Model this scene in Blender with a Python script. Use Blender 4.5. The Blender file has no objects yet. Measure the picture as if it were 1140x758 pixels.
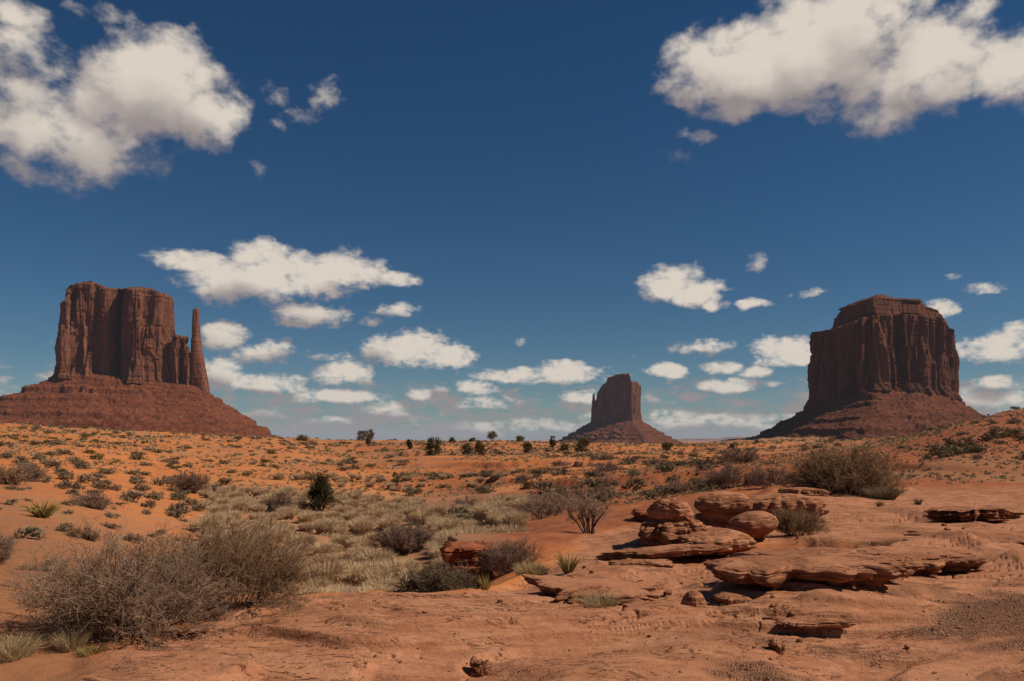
import bpy, math, random
import numpy as np
from mathutils import Vector

# ------------------------------------------------------------------ camera, light
F_PX, CX, HY = 887.0, 570.0, 488.0          # focal length, centre column and horizon row of a 1140 px wide frame
SUN_AZ, SUN_EL = 97.0, 47.0                  # azimuth measured clockwise from +Y (the view direction)

sc = bpy.context.scene
COL = sc.collection
cam_data = bpy.data.cameras.new('camera')
cam_data.lens = 28.0
cam_data.sensor_width = 36.0
cam_data.shift_y = 109.0 / 1140.0
cam_data.clip_start = 0.1
cam_data.clip_end = 120000.0
cam = bpy.data.objects.new('camera', cam_data)
COL.objects.link(cam)
cam.location = (0, 0, 0)
cam.rotation_euler = (math.radians(90), 0, 0)
sc.camera = cam

sun_dir = Vector((math.sin(math.radians(SUN_AZ)) * math.cos(math.radians(SUN_EL)),
                  math.cos(math.radians(SUN_AZ)) * math.cos(math.radians(SUN_EL)),
                  math.sin(math.radians(SUN_EL))))
sl = bpy.data.lights.new('sun', 'SUN')
sl.energy = 4.7
sl.angle = math.radians(0.5)
sl.color = (1.0, 0.89, 0.76)
so = bpy.data.objects.new('sun', sl)
COL.objects.link(so)
so.rotation_euler = (-sun_dir).to_track_quat('-Z', 'Y').to_euler()

vs = sc.view_settings
sc.display_settings.display_device = 'sRGB'
vs.view_transform = 'Standard'
vs.look = 'None'
vs.exposure = 0.02
vs.gamma = 1.0
vs.use_curve_mapping = False
cy = sc.cycles
cy.max_bounces = 5
cy.diffuse_bounces = 2
cy.glossy_bounces = 1
cy.transmission_bounces = 1
cy.transparent_max_bounces = 6
cy.volume_bounces = 0
cy.use_denoising = True
cy.use_adaptive_sampling = True
cy.adaptive_threshold = 0.015

# ------------------------------------------------------------------ world: sky and clouds
SKY_STRENGTH = 0.05
world = bpy.data.worlds.new('World')
sc.world = world
world.use_nodes = True
world.cycles.sampling_method = 'NONE'


class NT:
    """small helper to write node trees as expressions"""
    def __init__(s, tree):
        s.t = tree
        tree.nodes.clear()

    def n(s, typ, **kw):
        nd = s.t.nodes.new(typ)
        for k, v in kw.items():
            setattr(nd, k, v)
        return nd

    def put(s, sock, v):
        if hasattr(v, 'is_output') or isinstance(v, bpy.types.NodeSocket):
            s.t.links.new(v, sock)
        elif isinstance(v, (tuple, list)):
            sock.default_value = tuple(v) if len(v) == len(sock.default_value) else tuple(v) + (1.0,)
        else:
            sock.default_value = v

    def m(s, op, a, b=None, c=None, clamp=False):
        nd = s.n('ShaderNodeMath', operation=op, use_clamp=clamp)
        for i, v in enumerate((a, b, c)):
            if v is not None:
                s.put(nd.inputs[i], v)
        return nd.outputs[0]

    def v(s, op, a, b=None, c=None):
        nd = s.n('ShaderNodeVectorMath', operation=op)
        for i, q in enumerate((a, b, c)):
            if q is not None:
                s.put(nd.inputs[i], q)
        return nd.outputs['Value' if op in ('LENGTH', 'DOT_PRODUCT') else 'Vector']

    def xyz(s, x, y, z):
        nd = s.n('ShaderNodeCombineXYZ')
        for i, q in enumerate((x, y, z)):
            s.put(nd.inputs[i], q)
        return nd.outputs[0]

    def sep(s, a):
        nd = s.n('ShaderNodeSeparateXYZ')
        s.put(nd.inputs[0], a)
        return nd.outputs

    def noise(s, vec, scale, detail=4, rough=0.55, lac=2.0, dist=0.0, col=False):
        nd = s.n('ShaderNodeTexNoise', noise_dimensions='3D')
        s.put(nd.inputs['Vector'], vec)
        nd.inputs['Scale'].default_value = scale
        nd.inputs['Detail'].default_value = detail
        nd.inputs['Roughness'].default_value = rough
        nd.inputs['Lacunarity'].default_value = lac
        nd.inputs['Distortion'].default_value = dist
        return nd.outputs['Color' if col else 'Fac']

    def voro(s, vec, scale, feature='F1', out='Distance'):
        nd = s.n('ShaderNodeTexVoronoi', feature=feature)
        s.put(nd.inputs['Vector'], vec)
        nd.inputs['Scale'].default_value = scale
        return nd.outputs[out]

    def sm(s, x, a, b, lo=0.0, hi=1.0):
        nd = s.n('ShaderNodeMapRange', interpolation_type='SMOOTHSTEP')
        s.put(nd.inputs[0], x)
        nd.inputs[1].default_value = a
        nd.inputs[2].default_value = b
        nd.inputs[3].default_value = lo
        nd.inputs[4].default_value = hi
        return nd.outputs[0]

    def mix(s, f, a, b, blend='MIX'):
        nd = s.n('ShaderNodeMix', data_type='RGBA', blend_type=blend)
        s.put(nd.inputs[0], f)
        s.put(nd.inputs[6], a)
        s.put(nd.inputs[7], b)
        return nd.outputs[2]

    def attr(s, name):
        nd = s.n('ShaderNodeAttribute', attribute_name=name)
        return nd.outputs['Fac']


# cloud banks: column, row, half width, half height (pixels of the 1140 px frame -> sky directions), weight
CLOUDS = [
    (178, 96, 76, 62, 1.15), (228, 128, 46, 38, 1.1), (70, 150, 105, 50, .95), (20, 55, 70, 34, .62), (95, 178, 60, 24, .75),
    (10, 110, 70, 45, .70), (120, 120, 60, 36, .9), (120, 12, 30, 14, .28), (20, 12, 40, 16, .6),
    (830, 70, 84, 52, 1.1), (915, 55, 105, 66, 1.25), (1030, 76, 96, 52, 1.1), (1125, 80, 62, 38, 1.0), (772, 92, 42, 26, .8),
    (985, 128, 34, 26, .75), (1080, 20, 34, 24, .6), (960, 12, 75, 38, 1.0), (820, 118, 46, 20, .65),
    (768, 153, 22, 8, .48), (757, 170, 10, 12, .16), (364, 106, 22, 13, .14), (338, 130, 16, 9, .24), (302, 100, 13, 9, .12), (312, 134, 14, 8, .18), (292, 192, 9, 7, .14),
    (205, 289, 52, 12, .85), (290, 283, 34, 20, 1.05), (300, 314, 95, 25, 1.1), (372, 302, 58, 22, 1.0), (437, 312, 24, 10, .75), (345, 352, 44, 15, .9), (388, 280, 16, 8, .55),
    (438, 348, 22, 9, .6), (415, 360, 12, 5, .5), (250, 374, 28, 15, .9), (290, 391, 38, 12, .85), (245, 411, 27, 17, 1.0), (292, 424, 50, 11, 1.0),
    (455, 388, 45, 19, 1.1), (496, 398, 32, 13, .95), (382, 415, 36, 15, 1.1), (360, 396, 34, 6, .5), (385, 441, 52, 9, 1.0), (428, 452, 26, 9, .85), (465, 438, 14, 7, .7),
    (632, 414, 40, 12, 1.05), (575, 418, 44, 9, .9), (528, 431, 28, 8, .85), (537, 447, 22, 8, .8), (642, 440, 26, 7, .7), (585, 383, 9, 5, .36),
    (745, 312, 36, 21, 1.1), (782, 326, 34, 15, 1.0), (800, 341, 15, 7, .75), (838, 339, 18, 7, .9), (837, 291, 9, 7, .16), (897, 328, 16, 5, .40), (1092, 320, 30, 7, .8), (1060, 308, 13, 5, .5),
    (1046, 344, 20, 11, .8), (782, 386, 34, 9, .95), (740, 412, 25, 9, 1.1), (800, 408, 26, 7, .85), (845, 412, 22, 6, .8), (868, 388, 38, 12, 1.0), (880, 400, 40, 9, 1.0), (808, 429, 34, 9, 1.0),
    (1108, 387, 46, 16, .95), (1138, 375, 24, 18, .9), (1112, 426, 22, 9, 1.0), (1105, 445, 60, 12, .75), (858, 426, 12, 4, .6),
    (370, 467, 20, 7, .6), (735, 461, 14, 4, .6), (605, 474, 80, 8, .62), (800, 470, 70, 9, .62), (660, 462, 22, 6, .6),
]


def build_world():
    g = NT(world.node_tree)
    tc = g.n('ShaderNodeTexCoord')
    d = g.sep(tc.outputs['Generated'])
    u0 = g.m('ARCTAN2', d[0], d[1])
    v0 = g.m('ARCSINE', d[2])
    uv0 = g.xyz(u0, v0, 0.0)
    warp = g.noise(uv0, 9.0, 3, 0.55, col=True)
    w = g.v('MULTIPLY_ADD', warp, (0.055, 0.030, 0), (-0.0275, -0.015, 0))
    warp2 = g.noise(uv0, 45.0, 3, 0.6, col=True)
    w2 = g.v('MULTIPLY_ADD', warp2, (0.018, 0.013, 0), (-0.009, -0.0065, 0))
    # distortions fade towards the horizon, where clouds are small and flat
    wk = g.sm(v0, 0.02, 0.30, 0.45, 1.0)
    uv = g.v('ADD', uv0, g.v('MULTIPLY', g.v('ADD', w, w2), g.xyz(wk, wk, 0.0)))
    q = g.sep(uv)
    U = g.v('ADD', g.xyz(q[0], q[0], q[0]), (0.0, 0.007, 0.020))
    V = g.v('ADD', g.xyz(q[1], q[1], q[1]), (0.0, 0.013, 0.052))
    acc = None
    for px, py, a, b, wt in CLOUDS:
        tx, tz = (px - CX) / F_PX, (HY - py) / F_PX
        az = math.atan(tx)
        el = math.atan(tz * math.cos(az))
        A = 1.22 * a / F_PX * math.cos(az) ** 2
        B = 1.22 * b / F_PX * math.cos(az) * math.cos(el) ** 2
        dx = g.v('MULTIPLY_ADD', U, (1 / A,) * 3, (-az / A,) * 3)
        dy = g.v('MULTIPLY_ADD', V, (1 / B,) * 3, (-el / B,) * 3)
        r2 = g.v('MULTIPLY_ADD', dy, dy, g.v('MULTIPLY', dx, dx))
        f = g.v('MULTIPLY_ADD', r2, (-wt,) * 3, (wt,) * 3)
        acc = f if acc is None else g.v('MAXIMUM', acc, f)
    acc = g.v('MAXIMUM', acc, (-0.6, -0.6, -0.6))
    # a broken band of small far cumulus low over the horizon
    bq = g.m('MULTIPLY_ADD', v0, 1 / 0.055, -0.022 / 0.055)
    band = g.m('MULTIPLY_ADD', g.m('MULTIPLY', bq, bq), -0.56, 0.56)
    bn = g.noise(g.v('MULTIPLY', uv0, (1.0, 3.6, 1.0)), 17.0, 5, 0.6)
    bandf = g.m('MULTIPLY_ADD', g.m('SUBTRACT', bn, 0.5), 2.6, band)
    Fs = g.sep(acc)
    fc = g.m('MAXIMUM', Fs[0], g.m('MULTIPLY', bandf, 0.85))
    nv = g.v('MULTIPLY', uv0, (1.0, 1.35, 1.0))
    n0 = g.noise(nv, 24.0, 9, 0.56)
    na = g.noise(nv, 9.0, 4, 0.45)
    n1 = g.noise(g.v('ADD', nv, (0.010, 0.022, 0.0)), 9.0, 4, 0.45)
    dens = g.m('MULTIPLY_ADD', g.m('SUBTRACT', n0, 0.5), 2.3, fc)
    nh = g.noise(g.v('MULTIPLY', uv0, (1.0, 1.7, 1.0)), 75.0, 5, 0.6)
    dens = g.m('MULTIPLY_ADD', g.m('MULTIPLY', g.m('SUBTRACT', nh, 0.5), g.sm(v0, 0.10, 0.32, 1.0, 0.15)), 1.7, dens)
    alpha = g.sm(dens, 0.0, 0.92)
    # light: less cloud towards the sun means a brighter face, thick cloud above means a grey base
    rel = g.m('MULTIPLY', g.m('SUBTRACT', na, n1), 1.5)
    sh = g.m('MULTIPLY', g.m('SUBTRACT', Fs[0], Fs[2]), 0.50)
    sh = g.m('ADD', g.m('ADD', sh, rel), g.m('MULTIPLY', g.m('SUBTRACT', Fs[0], Fs[1]), 0.55))
    sh = g.m('ADD', g.m('MULTIPLY_ADD', alpha, 0.16, 0.24), g.m('MINIMUM', g.m('MAXIMUM', sh, -0.6), 0.6))
    lit = g.sm(sh, -0.05, 0.95)
    k = 1.0 / SKY_STRENGTH
    ccol = g.mix(lit, (0.30 * k, 0.255 * k, 0.250 * k), (0.72 * k, 0.64 * k, 0.55 * k))
    sky = g.n('ShaderNodeTexSky', sky_type='NISHITA')
    sky.sun_disc = False
    sky.sun_elevation = math.radians(SUN_EL)
    sky.sun_rotation = math.radians(SUN_AZ)
    sky.altitude = 1700
    sky.air_density = 1.0
    sky.dust_density = 0.6
    sky.ozone_density = 1.8
    hs = g.n('ShaderNodeHueSaturation')
    hs.inputs['Saturation'].default_value = 1.30
    hs.inputs['Value'].default_value = 0.82
    g.put(hs.inputs['Color'], sky.outputs[0])
    skyc = g.mix(1.0, hs.outputs[0], (0.78, 0.99, 1.05), 'MULTIPLY')
    colr = g.mix(g.m('MULTIPLY', alpha, 0.97), skyc, ccol)
    bg = g.n('ShaderNodeBackground')
    g.put(bg.inputs[0], colr)
    bg.inputs[1].default_value = SKY_STRENGTH
    out = g.n('ShaderNodeOutputWorld')
    g.t.links.new(bg.outputs[0], out.inputs[0])


build_world()

# ------------------------------------------------------------------ numpy noise


def _hash(ix, iy, iz, seed):
    h = (ix.astype(np.uint32) * np.uint32(374761393) + iy.astype(np.uint32) * np.uint32(668265263)
         + iz.astype(np.uint32) * np.uint32(2246822519) + np.uint32((seed * 3266489917) & 0xffffffff))
    h = (h ^ (h >> np.uint32(13))) * np.uint32(1274126177)
    h = (h ^ (h >> np.uint32(15))) * np.uint32(2654435761)
    h = h ^ (h >> np.uint32(16))
    return h.astype(np.float64) / 2147483648.0 - 1.0


def n2(x, y, seed=0):
    x, y = np.broadcast_arrays(np.asarray(x, float), np.asarray(y, float))
    fx, fy = np.floor(x), np.floor(y)
    ix, iy = fx.astype(np.int64), fy.astype(np.int64)
    tx, ty = x - fx, y - fy
    tx = tx * tx * tx * (tx * (tx * 6 - 15) + 10)
    ty = ty * ty * ty * (ty * (ty * 6 - 15) + 10)
    z = np.zeros_like(ix)
    a, b = _hash(ix, iy, z, seed), _hash(ix + 1, iy, z, seed)
    c, e = _hash(ix, iy + 1, z, seed), _hash(ix + 1, iy + 1, z, seed)
    return (a + (b - a) * tx) * (1 - ty) + (c + (e - c) * tx) * ty


def n3(x, y, z, seed=0):
    x, y, z = np.broadcast_arrays(np.asarray(x, float), np.asarray(y, float), np.asarray(z, float))
    f = [np.floor(q) for q in (x, y, z)]
    i = [q.astype(np.int64) for q in f]
    t = [q - w for q, w in zip((x, y, z), f)]
    t = [q * q * q * (q * (q * 6 - 15) + 10) for q in t]
    out = 0
    for dx in (0, 1):
        for dy in (0, 1):
            for dz in (0, 1):
                w = (t[0] if dx else 1 - t[0]) * (t[1] if dy else 1 - t[1]) * (t[2] if dz else 1 - t[2])
                out = out + w * _hash(i[0] + dx, i[1] + dy, i[2] + dz, seed)
    return out


def fbm2(x, y, seed=0, octv=4, gain=0.5):
    s, a, n = 0, 1.0, 0
    for k in range(octv):
        s = s + a * n2(x * 0.866 - y * 0.5 + 17.3 * k, x * 0.5 + y * 0.866 - 9.1 * k, seed + k * 31)
        n += a
        a *= gain
        x, y = (x * 0.866 - y * 0.5) * 2.03, (x * 0.5 + y * 0.866) * 2.03
    return s / n * 1.4


def fbm3(x, y, z, seed=0, octv=4, gain=0.5):
    s, a, n = 0, 1.0, 0
    for k in range(octv):
        s = s + a * n3(x + 11.7 * k, y - 5.3 * k, z + 3.1 * k, seed + k * 31)
        n += a
        a *= gain
        x, y, z = x * 2.03, y * 2.03, z * 2.03
    return s / n * 1.4


def ss(a, b, x):
    t = np.clip((np.asarray(x, float) - a) / (b - a), 0, 1)
    return t * t * (3 - 2 * t)


# ------------------------------------------------------------------ objects
def mesh(name, V, Fc, mat, parent=None, smooth=True, loc=None, attrs=None):
    """one mesh object; Fc is an (n,3) or (n,4) array or a list of such arrays"""
    if not isinstance(Fc, (list, tuple)):
        Fc = [Fc]
    V = np.asarray(V, np.float32)
    me = bpy.data.meshes.new(name)
    me.vertices.add(len(V))
    me.vertices.foreach_set('co', V.ravel())
    loops = np.concatenate([f.ravel() for f in Fc]).astype(np.int32)
    tot = np.concatenate([np.full(len(f), f.shape[1], np.int32) for f in Fc])
    start = np.concatenate([[0], np.cumsum(tot)[:-1]]).astype(np.int32)
    me.loops.add(len(loops))
    me.loops.foreach_set('vertex_index', loops)
    me.polygons.add(len(tot))
    me.polygons.foreach_set('loop_start', start)
    me.polygons.foreach_set('use_smooth', np.full(len(tot), smooth, bool))
    for k, a in (attrs or {}).items():
        at = me.attributes.new(k, 'FLOAT', 'POINT')
        at.data.foreach_set('value', np.asarray(a, np.float32))
    me.update(calc_edges=True)
    me.validate()
    me.materials.append(mat)
    o = bpy.data.objects.new(name, me)
    COL.objects.link(o)
    if parent is not None:
        o.parent = parent
    if loc is not None:
        o.location = loc
    return o


def tag(o, label=None, cat=None, group=None, kind=None):
    for k, v in (('label', label), ('category', cat), ('group', group), ('kind', kind)):
        if v:
            o[k] = v
    return o


def thing(name, loc, label, cat, group=None, rz=0.0):
    o = bpy.data.objects.new(name, None)
    o.empty_display_size = 0.2
    COL.objects.link(o)
    o.location = loc
    o.rotation_euler = (0, 0, rz)
    return tag(o, label, cat, group)


def dup(o, loc, rz=0.0, scale=(1, 1, 1), label=None, group=None):
    c = o.copy()
    COL.objects.link(c)
    c.location = loc
    c.rotation_euler = (0, 0, rz)
    c.scale = scale
    if label:
        c['label'] = label
    if group:
        c['group'] = group
    for ch in list(o.children):
        k = ch.copy()
        COL.objects.link(k)
        k.parent = c
        for gch in list(ch.children):
            q = gch.copy()
            COL.objects.link(q)
            q.parent = k
    return c


# ------------------------------------------------------------------ materials
def material(name):
    m = bpy.data.materials.new(name)
    m.use_nodes = True
    return m, NT(m.node_tree)


def finish(g, color, rough=0.9, height=None, strength=0.5, dist=0.02, spec=0.15, translucent=0.0, twoside=False):
    p = g.n('ShaderNodeBsdfPrincipled')
    g.put(p.inputs['Base Color'], color)
    g.put(p.inputs['Roughness'], rough)
    p.inputs['Specular IOR Level'].default_value = spec
    if height is not None:
        b = g.n('ShaderNodeBump')
        b.inputs['Strength'].default_value = strength
        b.inputs['Distance'].default_value = dist
        g.put(b.inputs['Height'], height)
        g.t.links.new(b.outputs[0], p.inputs['Normal'])
    sh = p.outputs[0]
    if translucent > 0:
        tr = g.n('ShaderNodeBsdfTranslucent')
        g.put(tr.inputs[0], color)
        mx = g.n('ShaderNodeMixShader')
        mx.inputs[0].default_value = translucent
        g.t.links.new(sh, mx.inputs[1])
        g.t.links.new(tr.outputs[0], mx.inputs[2])
        sh = mx.outputs[0]
    o = g.n('ShaderNodeOutputMaterial')
    g.t.links.new(sh, o.inputs[0])


def pos(g):
    return g.n('ShaderNodeNewGeometry').outputs['Position']


def m_ground():
    m, g = material('desert ground')
    P = pos(g)
    rock, grav, red, lit, sandy = (g.attr(k) for k in ('rockm', 'gravel', 'redm', 'litter', 'dull'))
    nb = g.noise(P, 0.13, 5, 0.6)
    nm = g.noise(P, 1.1, 6, 0.62)
    nf = g.noise(P, 14.0, 5, 0.65)
    sand = g.mix(g.sm(nb, 0.35, 0.65), (0.49, 0.168, 0.052), (0.58, 0.210, 0.068))
    sand = g.mix(g.sm(nm, 0.45, 0.75), sand, (0.40, 0.145, 0.052))
    sand = g.mix(sandy, sand, (0.270, 0.126, 0.064))
    redc = g.mix(g.sm(nm, 0.35, 0.65), (0.26, 0.080, 0.034), (0.36, 0.120, 0.050))
    c = g.mix(red, sand, redc)
    c = g.mix(g.m('MULTIPLY', lit, g.sm(nf, 0.3, 0.6)), c, (0.27, 0.185, 0.115))
    # sandstone
    S = g.v('MULTIPLY', P, (0.55, 1.9, 6.0))
    bed = g.noise(S, 2.3, 6, 0.6, dist=0.4)
    rk = g.mix(g.sm(bed, 0.35, 0.68), (0.365, 0.150, 0.075), (0.49, 0.222, 0.116))
    rk = g.mix(g.sm(nm, 0.50, 0.72), rk, (0.50, 0.240, 0.130))
    rk = g.mix(g.m('MULTIPLY', g.sm(g.noise(P, 0.7, 7, 0.7), 0.56, 0.70), 0.75), rk, (0.20, 0.090, 0.050))
    pale = g.sm(g.noise(g.v('MULTIPLY', P, (1.0, 2.2, 1.0)), 1.6, 7, 0.72), 0.66, 0.74)
    rk = g.mix(g.m('MULTIPLY', pale, 0.55), rk, (0.58, 0.36, 0.22))
    # scattered pits and thin cracks in the slab
    cr = g.noise(g.v('MULTIPLY', P, (0.8, 2.6, 2.0)), 2.2, 4, 0.65, dist=0.8)
    crack = g.sm(g.m('ABSOLUTE', g.m('SUBTRACT', cr, 0.5)), 0.0, 0.015, 1.0, 0.0)
    crack = g.m('MULTIPLY', crack, g.sm(g.noise(P, 0.9, 3, 0.5), 0.44, 0.56))
    rk = g.mix(g.m('MULTIPLY', crack, 0.8), rk, (0.10, 0.042, 0.026))
    pit = g.m('MULTIPLY', g.sm(g.voro(g.v('MULTIPLY', P, (1, 1.5, 1)), 7.0), 0.05, 0.16, 1.0, 0.0), g.sm(nm, 0.5, 0.6))
    rk = g.mix(g.m('MULTIPLY', pit, 0.7), rk, (0.13, 0.055, 0.033))
    c = g.mix(rock, c, rk)
    # gravel
    vc = g.n('ShaderNodeTexVoronoi')
    g.put(vc.inputs['Vector'], P)
    vc.inputs['Scale'].default_value = 60.0
    spk = g.sep(vc.outputs['Color'])
    gv = g.mix(spk[0], (0.15, 0.076, 0.046), (0.32, 0.165, 0.095))
    gv = g.mix(g.sm(spk[1], 0.88, 0.95), gv, (0.46, 0.34, 0.25))
    gv = g.mix(g.sm(nm, 0.35, 0.65, 0.0, 0.75), gv, (0.31, 0.135, 0.065))
    c = g.mix(grav, c, gv)
    c = g.mix(g.sm(nf, 0.3, 0.75, 0.0, 0.28), c, (0.20, 0.085, 0.042))
    gr = g.noise(P, 48.0, 4, 0.7)
    c = g.mix(g.sm(gr, 0.52, 0.72, 0.0, 0.42), c, (0.17, 0.075, 0.042))
    c = g.mix(g.m('MULTIPLY', rock, g.sm(gr, 0.26, 0.42, 0.35, 0.0)), c, (0.56, 0.32, 0.19))
    h = g.m('MULTIPLY_ADD', bed, 0.6, g.m('MULTIPLY', nf, 0.45))
    h = g.m('MULTIPLY', h, g.m('MULTIPLY_ADD', rock, 0.75, 0.25))
    h = g.m('SUBTRACT', h, g.m('MULTIPLY', g.m('MULTIPLY', g.m('MAXIMUM', crack, pit), rock), 0.8))
    h = g.m('ADD', h, g.m('MULTIPLY', g.m('MULTIPLY', vc.outputs['Distance'], grav), -0.8))
    h = g.m('ADD', h, g.m('MULTIPLY', gr, 0.20))
    finish(g, c, 0.95, h, 0.9, 0.05, 0.08)
    return m


def m_rock(name, lo, hi, dark, pale, k=1.0):
    m, g = material(name)
    P = pos(g)
    bed = g.noise(g.v('MULTIPLY', P, (0.5 * k, 0.5 * k, 9.0 * k)), 2.2, 6, 0.62, dist=0.3)
    nm = g.noise(P, 2.5 * k, 7, 0.65)
    nf = g.noise(P, 26.0 * k, 5, 0.65)
    c = g.mix(g.sm(bed, 0.33, 0.68), lo, hi)
    c = g.mix(g.m('MULTIPLY', g.sm(nm, 0.54, 0.7), 0.7), c, dark)
    c = g.mix(g.m('MULTIPLY', g.sm(g.noise(P, 1.5 * k, 6, 0.7), 0.6, 0.72), 0.5), c, pale)
    c = g.mix(g.sm(nf, 0.35, 0.75, 0.0, 0.3), c, dark)
    ln = g.sm(g.m('ABSOLUTE', g.m('SUBTRACT', bed, 0.47)), 0.0, 0.02, 1.0, 0.0)
    c = g.mix(g.m('MULTIPLY', ln, g.sm(nm, 0.42, 0.58, 0.0, 0.75)), c, dark)
    h = g.m('ADD', g.m('MULTIPLY', bed, 0.8), g.m('MULTIPLY_ADD', nf, 0.3, g.m('MULTIPLY', nm, 0.4)))
    h = g.m('SUBTRACT', h, g.m('MULTIPLY', ln, 0.35))
    gr = g.noise(P, 70.0 * k, 3, 0.7)
    c = g.mix(g.sm(gr, 0.50, 0.72, 0.0, 0.45), c, dark)
    h = g.m('ADD', h, g.m('MULTIPLY', gr, 0.18))
    finish(g, c, 0.95, h, 1.0, 0.06 / k, 0.08)
    return m


def m_cliff(name, base, hi, varnish, pale):
    """sandstone tower: vertical dark streaks of desert varnish, thin level beds"""
    m, g = material(name)
    P = pos(g)
    st = g.noise(g.v('MULTIPLY', P, (1.0, 1.0, 0.22)), 0.055, 7, 0.66)
    st2 = g.noise(g.v('MULTIPLY', P, (1.0, 1.0, 0.09)), 0.26, 5, 0.6)
    bed = g.noise(g.v('MULTIPLY', P, (0.05, 0.05, 1.0)), 0.30, 5, 0.65)
    nm = g.noise(P, 0.09, 7, 0.65)
    c = g.mix(g.sm(st, 0.38, 0.62), base, hi)
    c = g.mix(g.m('MULTIPLY', g.sm(st2, 0.54, 0.64), 0.6), c, varnish)
    c = g.mix(g.sm(bed, 0.56, 0.7, 0.0, 0.4), c, varnish)
    c = g.mix(g.m('MULTIPLY', g.sm(nm, 0.58, 0.70), 0.55), c, pale)
    nf = g.noise(P, 0.6, 5, 0.65)
    c = g.mix(g.sm(nf, 0.42, 0.66, 0.0, 0.6), c, varnish)
    h = g.m('ADD', g.m('MULTIPLY', st2, 2.0), g.m('ADD', g.m('MULTIPLY', bed, 0.7), g.m('MULTIPLY', nf, 1.2)))
    finish(g, c, 0.95, h, 1.0, 2.0, 0.05)
    return m


def m_talus(name, base, hi, dark, pale):
    m, g = material(name)
    P = pos(g)
    nm = g.noise(P, 0.05, 7, 0.65)
    bed = g.noise(g.v('MULTIPLY', P, (0.03, 0.03, 1.0)), 0.16, 5, 0.6)
    vo = g.n('ShaderNodeTexVoronoi')
    g.put(vo.inputs['Vector'], P)
    vo.inputs['Scale'].default_value = 0.22
    sp = g.sep(vo.outputs['Color'])
    c = g.mix(g.sm(nm, 0.35, 0.65), base, hi)
    c = g.mix(g.sm(g.m('MULTIPLY_ADD', nm, 0.6, g.m('MULTIPLY', bed, 0.7)), 0.66, 0.78, 0.0, 0.65), c, dark)
    c = g.mix(g.m('MULTIPLY', g.sm(sp[0], 0.86, 0.96), g.sm(vo.outputs['Distance'], 0.25, 0.5, 0.8, 0.0)), c, pale)
    fan = g.noise(g.v('MULTIPLY', P, (1.0, 1.0, 0.35)), 0.020, 6, 0.6)
    c = g.mix(g.sm(fan, 0.48, 0.62, 0.0, 0.6), c, hi)
    c = g.mix(g.m('MULTIPLY', g.sm(sp[1], 0.70, 0.9), 0.6), c, dark)
    nf = g.noise(P, 0.5, 5, 0.7)
    c = g.mix(g.sm(nf, 0.42, 0.72, 0.0, 0.5), c, dark)
    h = g.m('ADD', g.m('MULTIPLY', vo.outputs['Distance'], -0.3), g.m('MULTIPLY', nf, 2.0))
    finish(g, c, 0.95, h, 0.8, 1.2, 0.05)
    return m


def m_plant(name, a, b, cdark, scale=6.0, trans=0.15):
    m, g = material(name)
    oi = g.n('ShaderNodeObjectInfo')
    P = pos(g)
    n = g.noise(P, scale, 4, 0.6)
    c = g.mix(g.sm(n, 0.35, 0.65), a, b)
    c = g.mix(g.m('MULTIPLY', oi.outputs['Random'], 0.5), c, cdark)
    finish(g, c, 0.9, spec=0.05, translucent=trans)
    return m


M = {}
M['ground'] = m_ground()
M['rock'] = m_rock('red sandstone', (0.33, 0.132, 0.064), (0.47, 0.208, 0.106), (0.19, 0.078, 0.042), (0.54, 0.28, 0.16))
M['redrock'] = m_rock('deep red sandstone', (0.27, 0.080, 0.036), (0.38, 0.125, 0.055), (0.13, 0.045, 0.026), (0.45, 0.19, 0.10))
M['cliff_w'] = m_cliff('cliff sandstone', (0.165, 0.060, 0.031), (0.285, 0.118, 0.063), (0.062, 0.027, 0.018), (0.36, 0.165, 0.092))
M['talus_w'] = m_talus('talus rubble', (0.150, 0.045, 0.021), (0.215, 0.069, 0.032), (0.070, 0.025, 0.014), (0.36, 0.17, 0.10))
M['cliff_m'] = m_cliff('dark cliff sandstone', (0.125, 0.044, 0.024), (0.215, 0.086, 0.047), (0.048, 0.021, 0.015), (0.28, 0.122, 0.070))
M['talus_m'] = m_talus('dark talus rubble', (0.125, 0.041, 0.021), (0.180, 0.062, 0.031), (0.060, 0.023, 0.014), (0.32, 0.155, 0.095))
M['mesa'] = m_talus('far mesa rock', (0.25, 0.11, 0.07), (0.32, 0.15, 0.09), (0.16, 0.075, 0.05), (0.34, 0.18, 0.12))
M['greytwig'] = m_plant('grey dry twigs', (0.270, 0.170, 0.108), (0.385, 0.262, 0.175), (0.22, 0.135, 0.085), 4.0, 0.0)
M['browntwig'] = m_plant('brown dry twigs', (0.215, 0.125, 0.066), (0.325, 0.200, 0.112), (0.17, 0.098, 0.054), 4.0, 0.0)
M['darktwig'] = m_plant('dark woody stems', (0.085, 0.055, 0.042), (0.130, 0.085, 0.062), (0.07, 0.045, 0.035), 6.0, 0.0)
M['purpletwig'] = m_plant('purple brown twigs', (0.200, 0.118, 0.082), (0.280, 0.178, 0.128), (0.17, 0.100, 0.072), 3.0, 0.0)
M['sage'] = m_plant('pale straw sagebrush', (0.530, 0.365, 0.210), (0.670, 0.485, 0.295), (0.42, 0.285, 0.160), 2.2)
M['scrub'] = m_plant('grey green scrub', (0.150, 0.108, 0.058), (0.225, 0.165, 0.092), (0.12, 0.090, 0.060), 1.0)
M['olive'] = m_plant('olive green scrub', (0.140, 0.104, 0.034), (0.215, 0.158, 0.052), (0.115, 0.085, 0.036), 1.0)
M['greygreen'] = m_plant('grey leaf scrub', (0.185, 0.132, 0.080), (0.275, 0.200, 0.125), (0.145, 0.100, 0.062), 1.0)
M['juniper'] = m_plant('juniper foliage', (0.055, 0.052, 0.020), (0.095, 0.080, 0.032), (0.048, 0.044, 0.020), 2.0)
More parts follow.
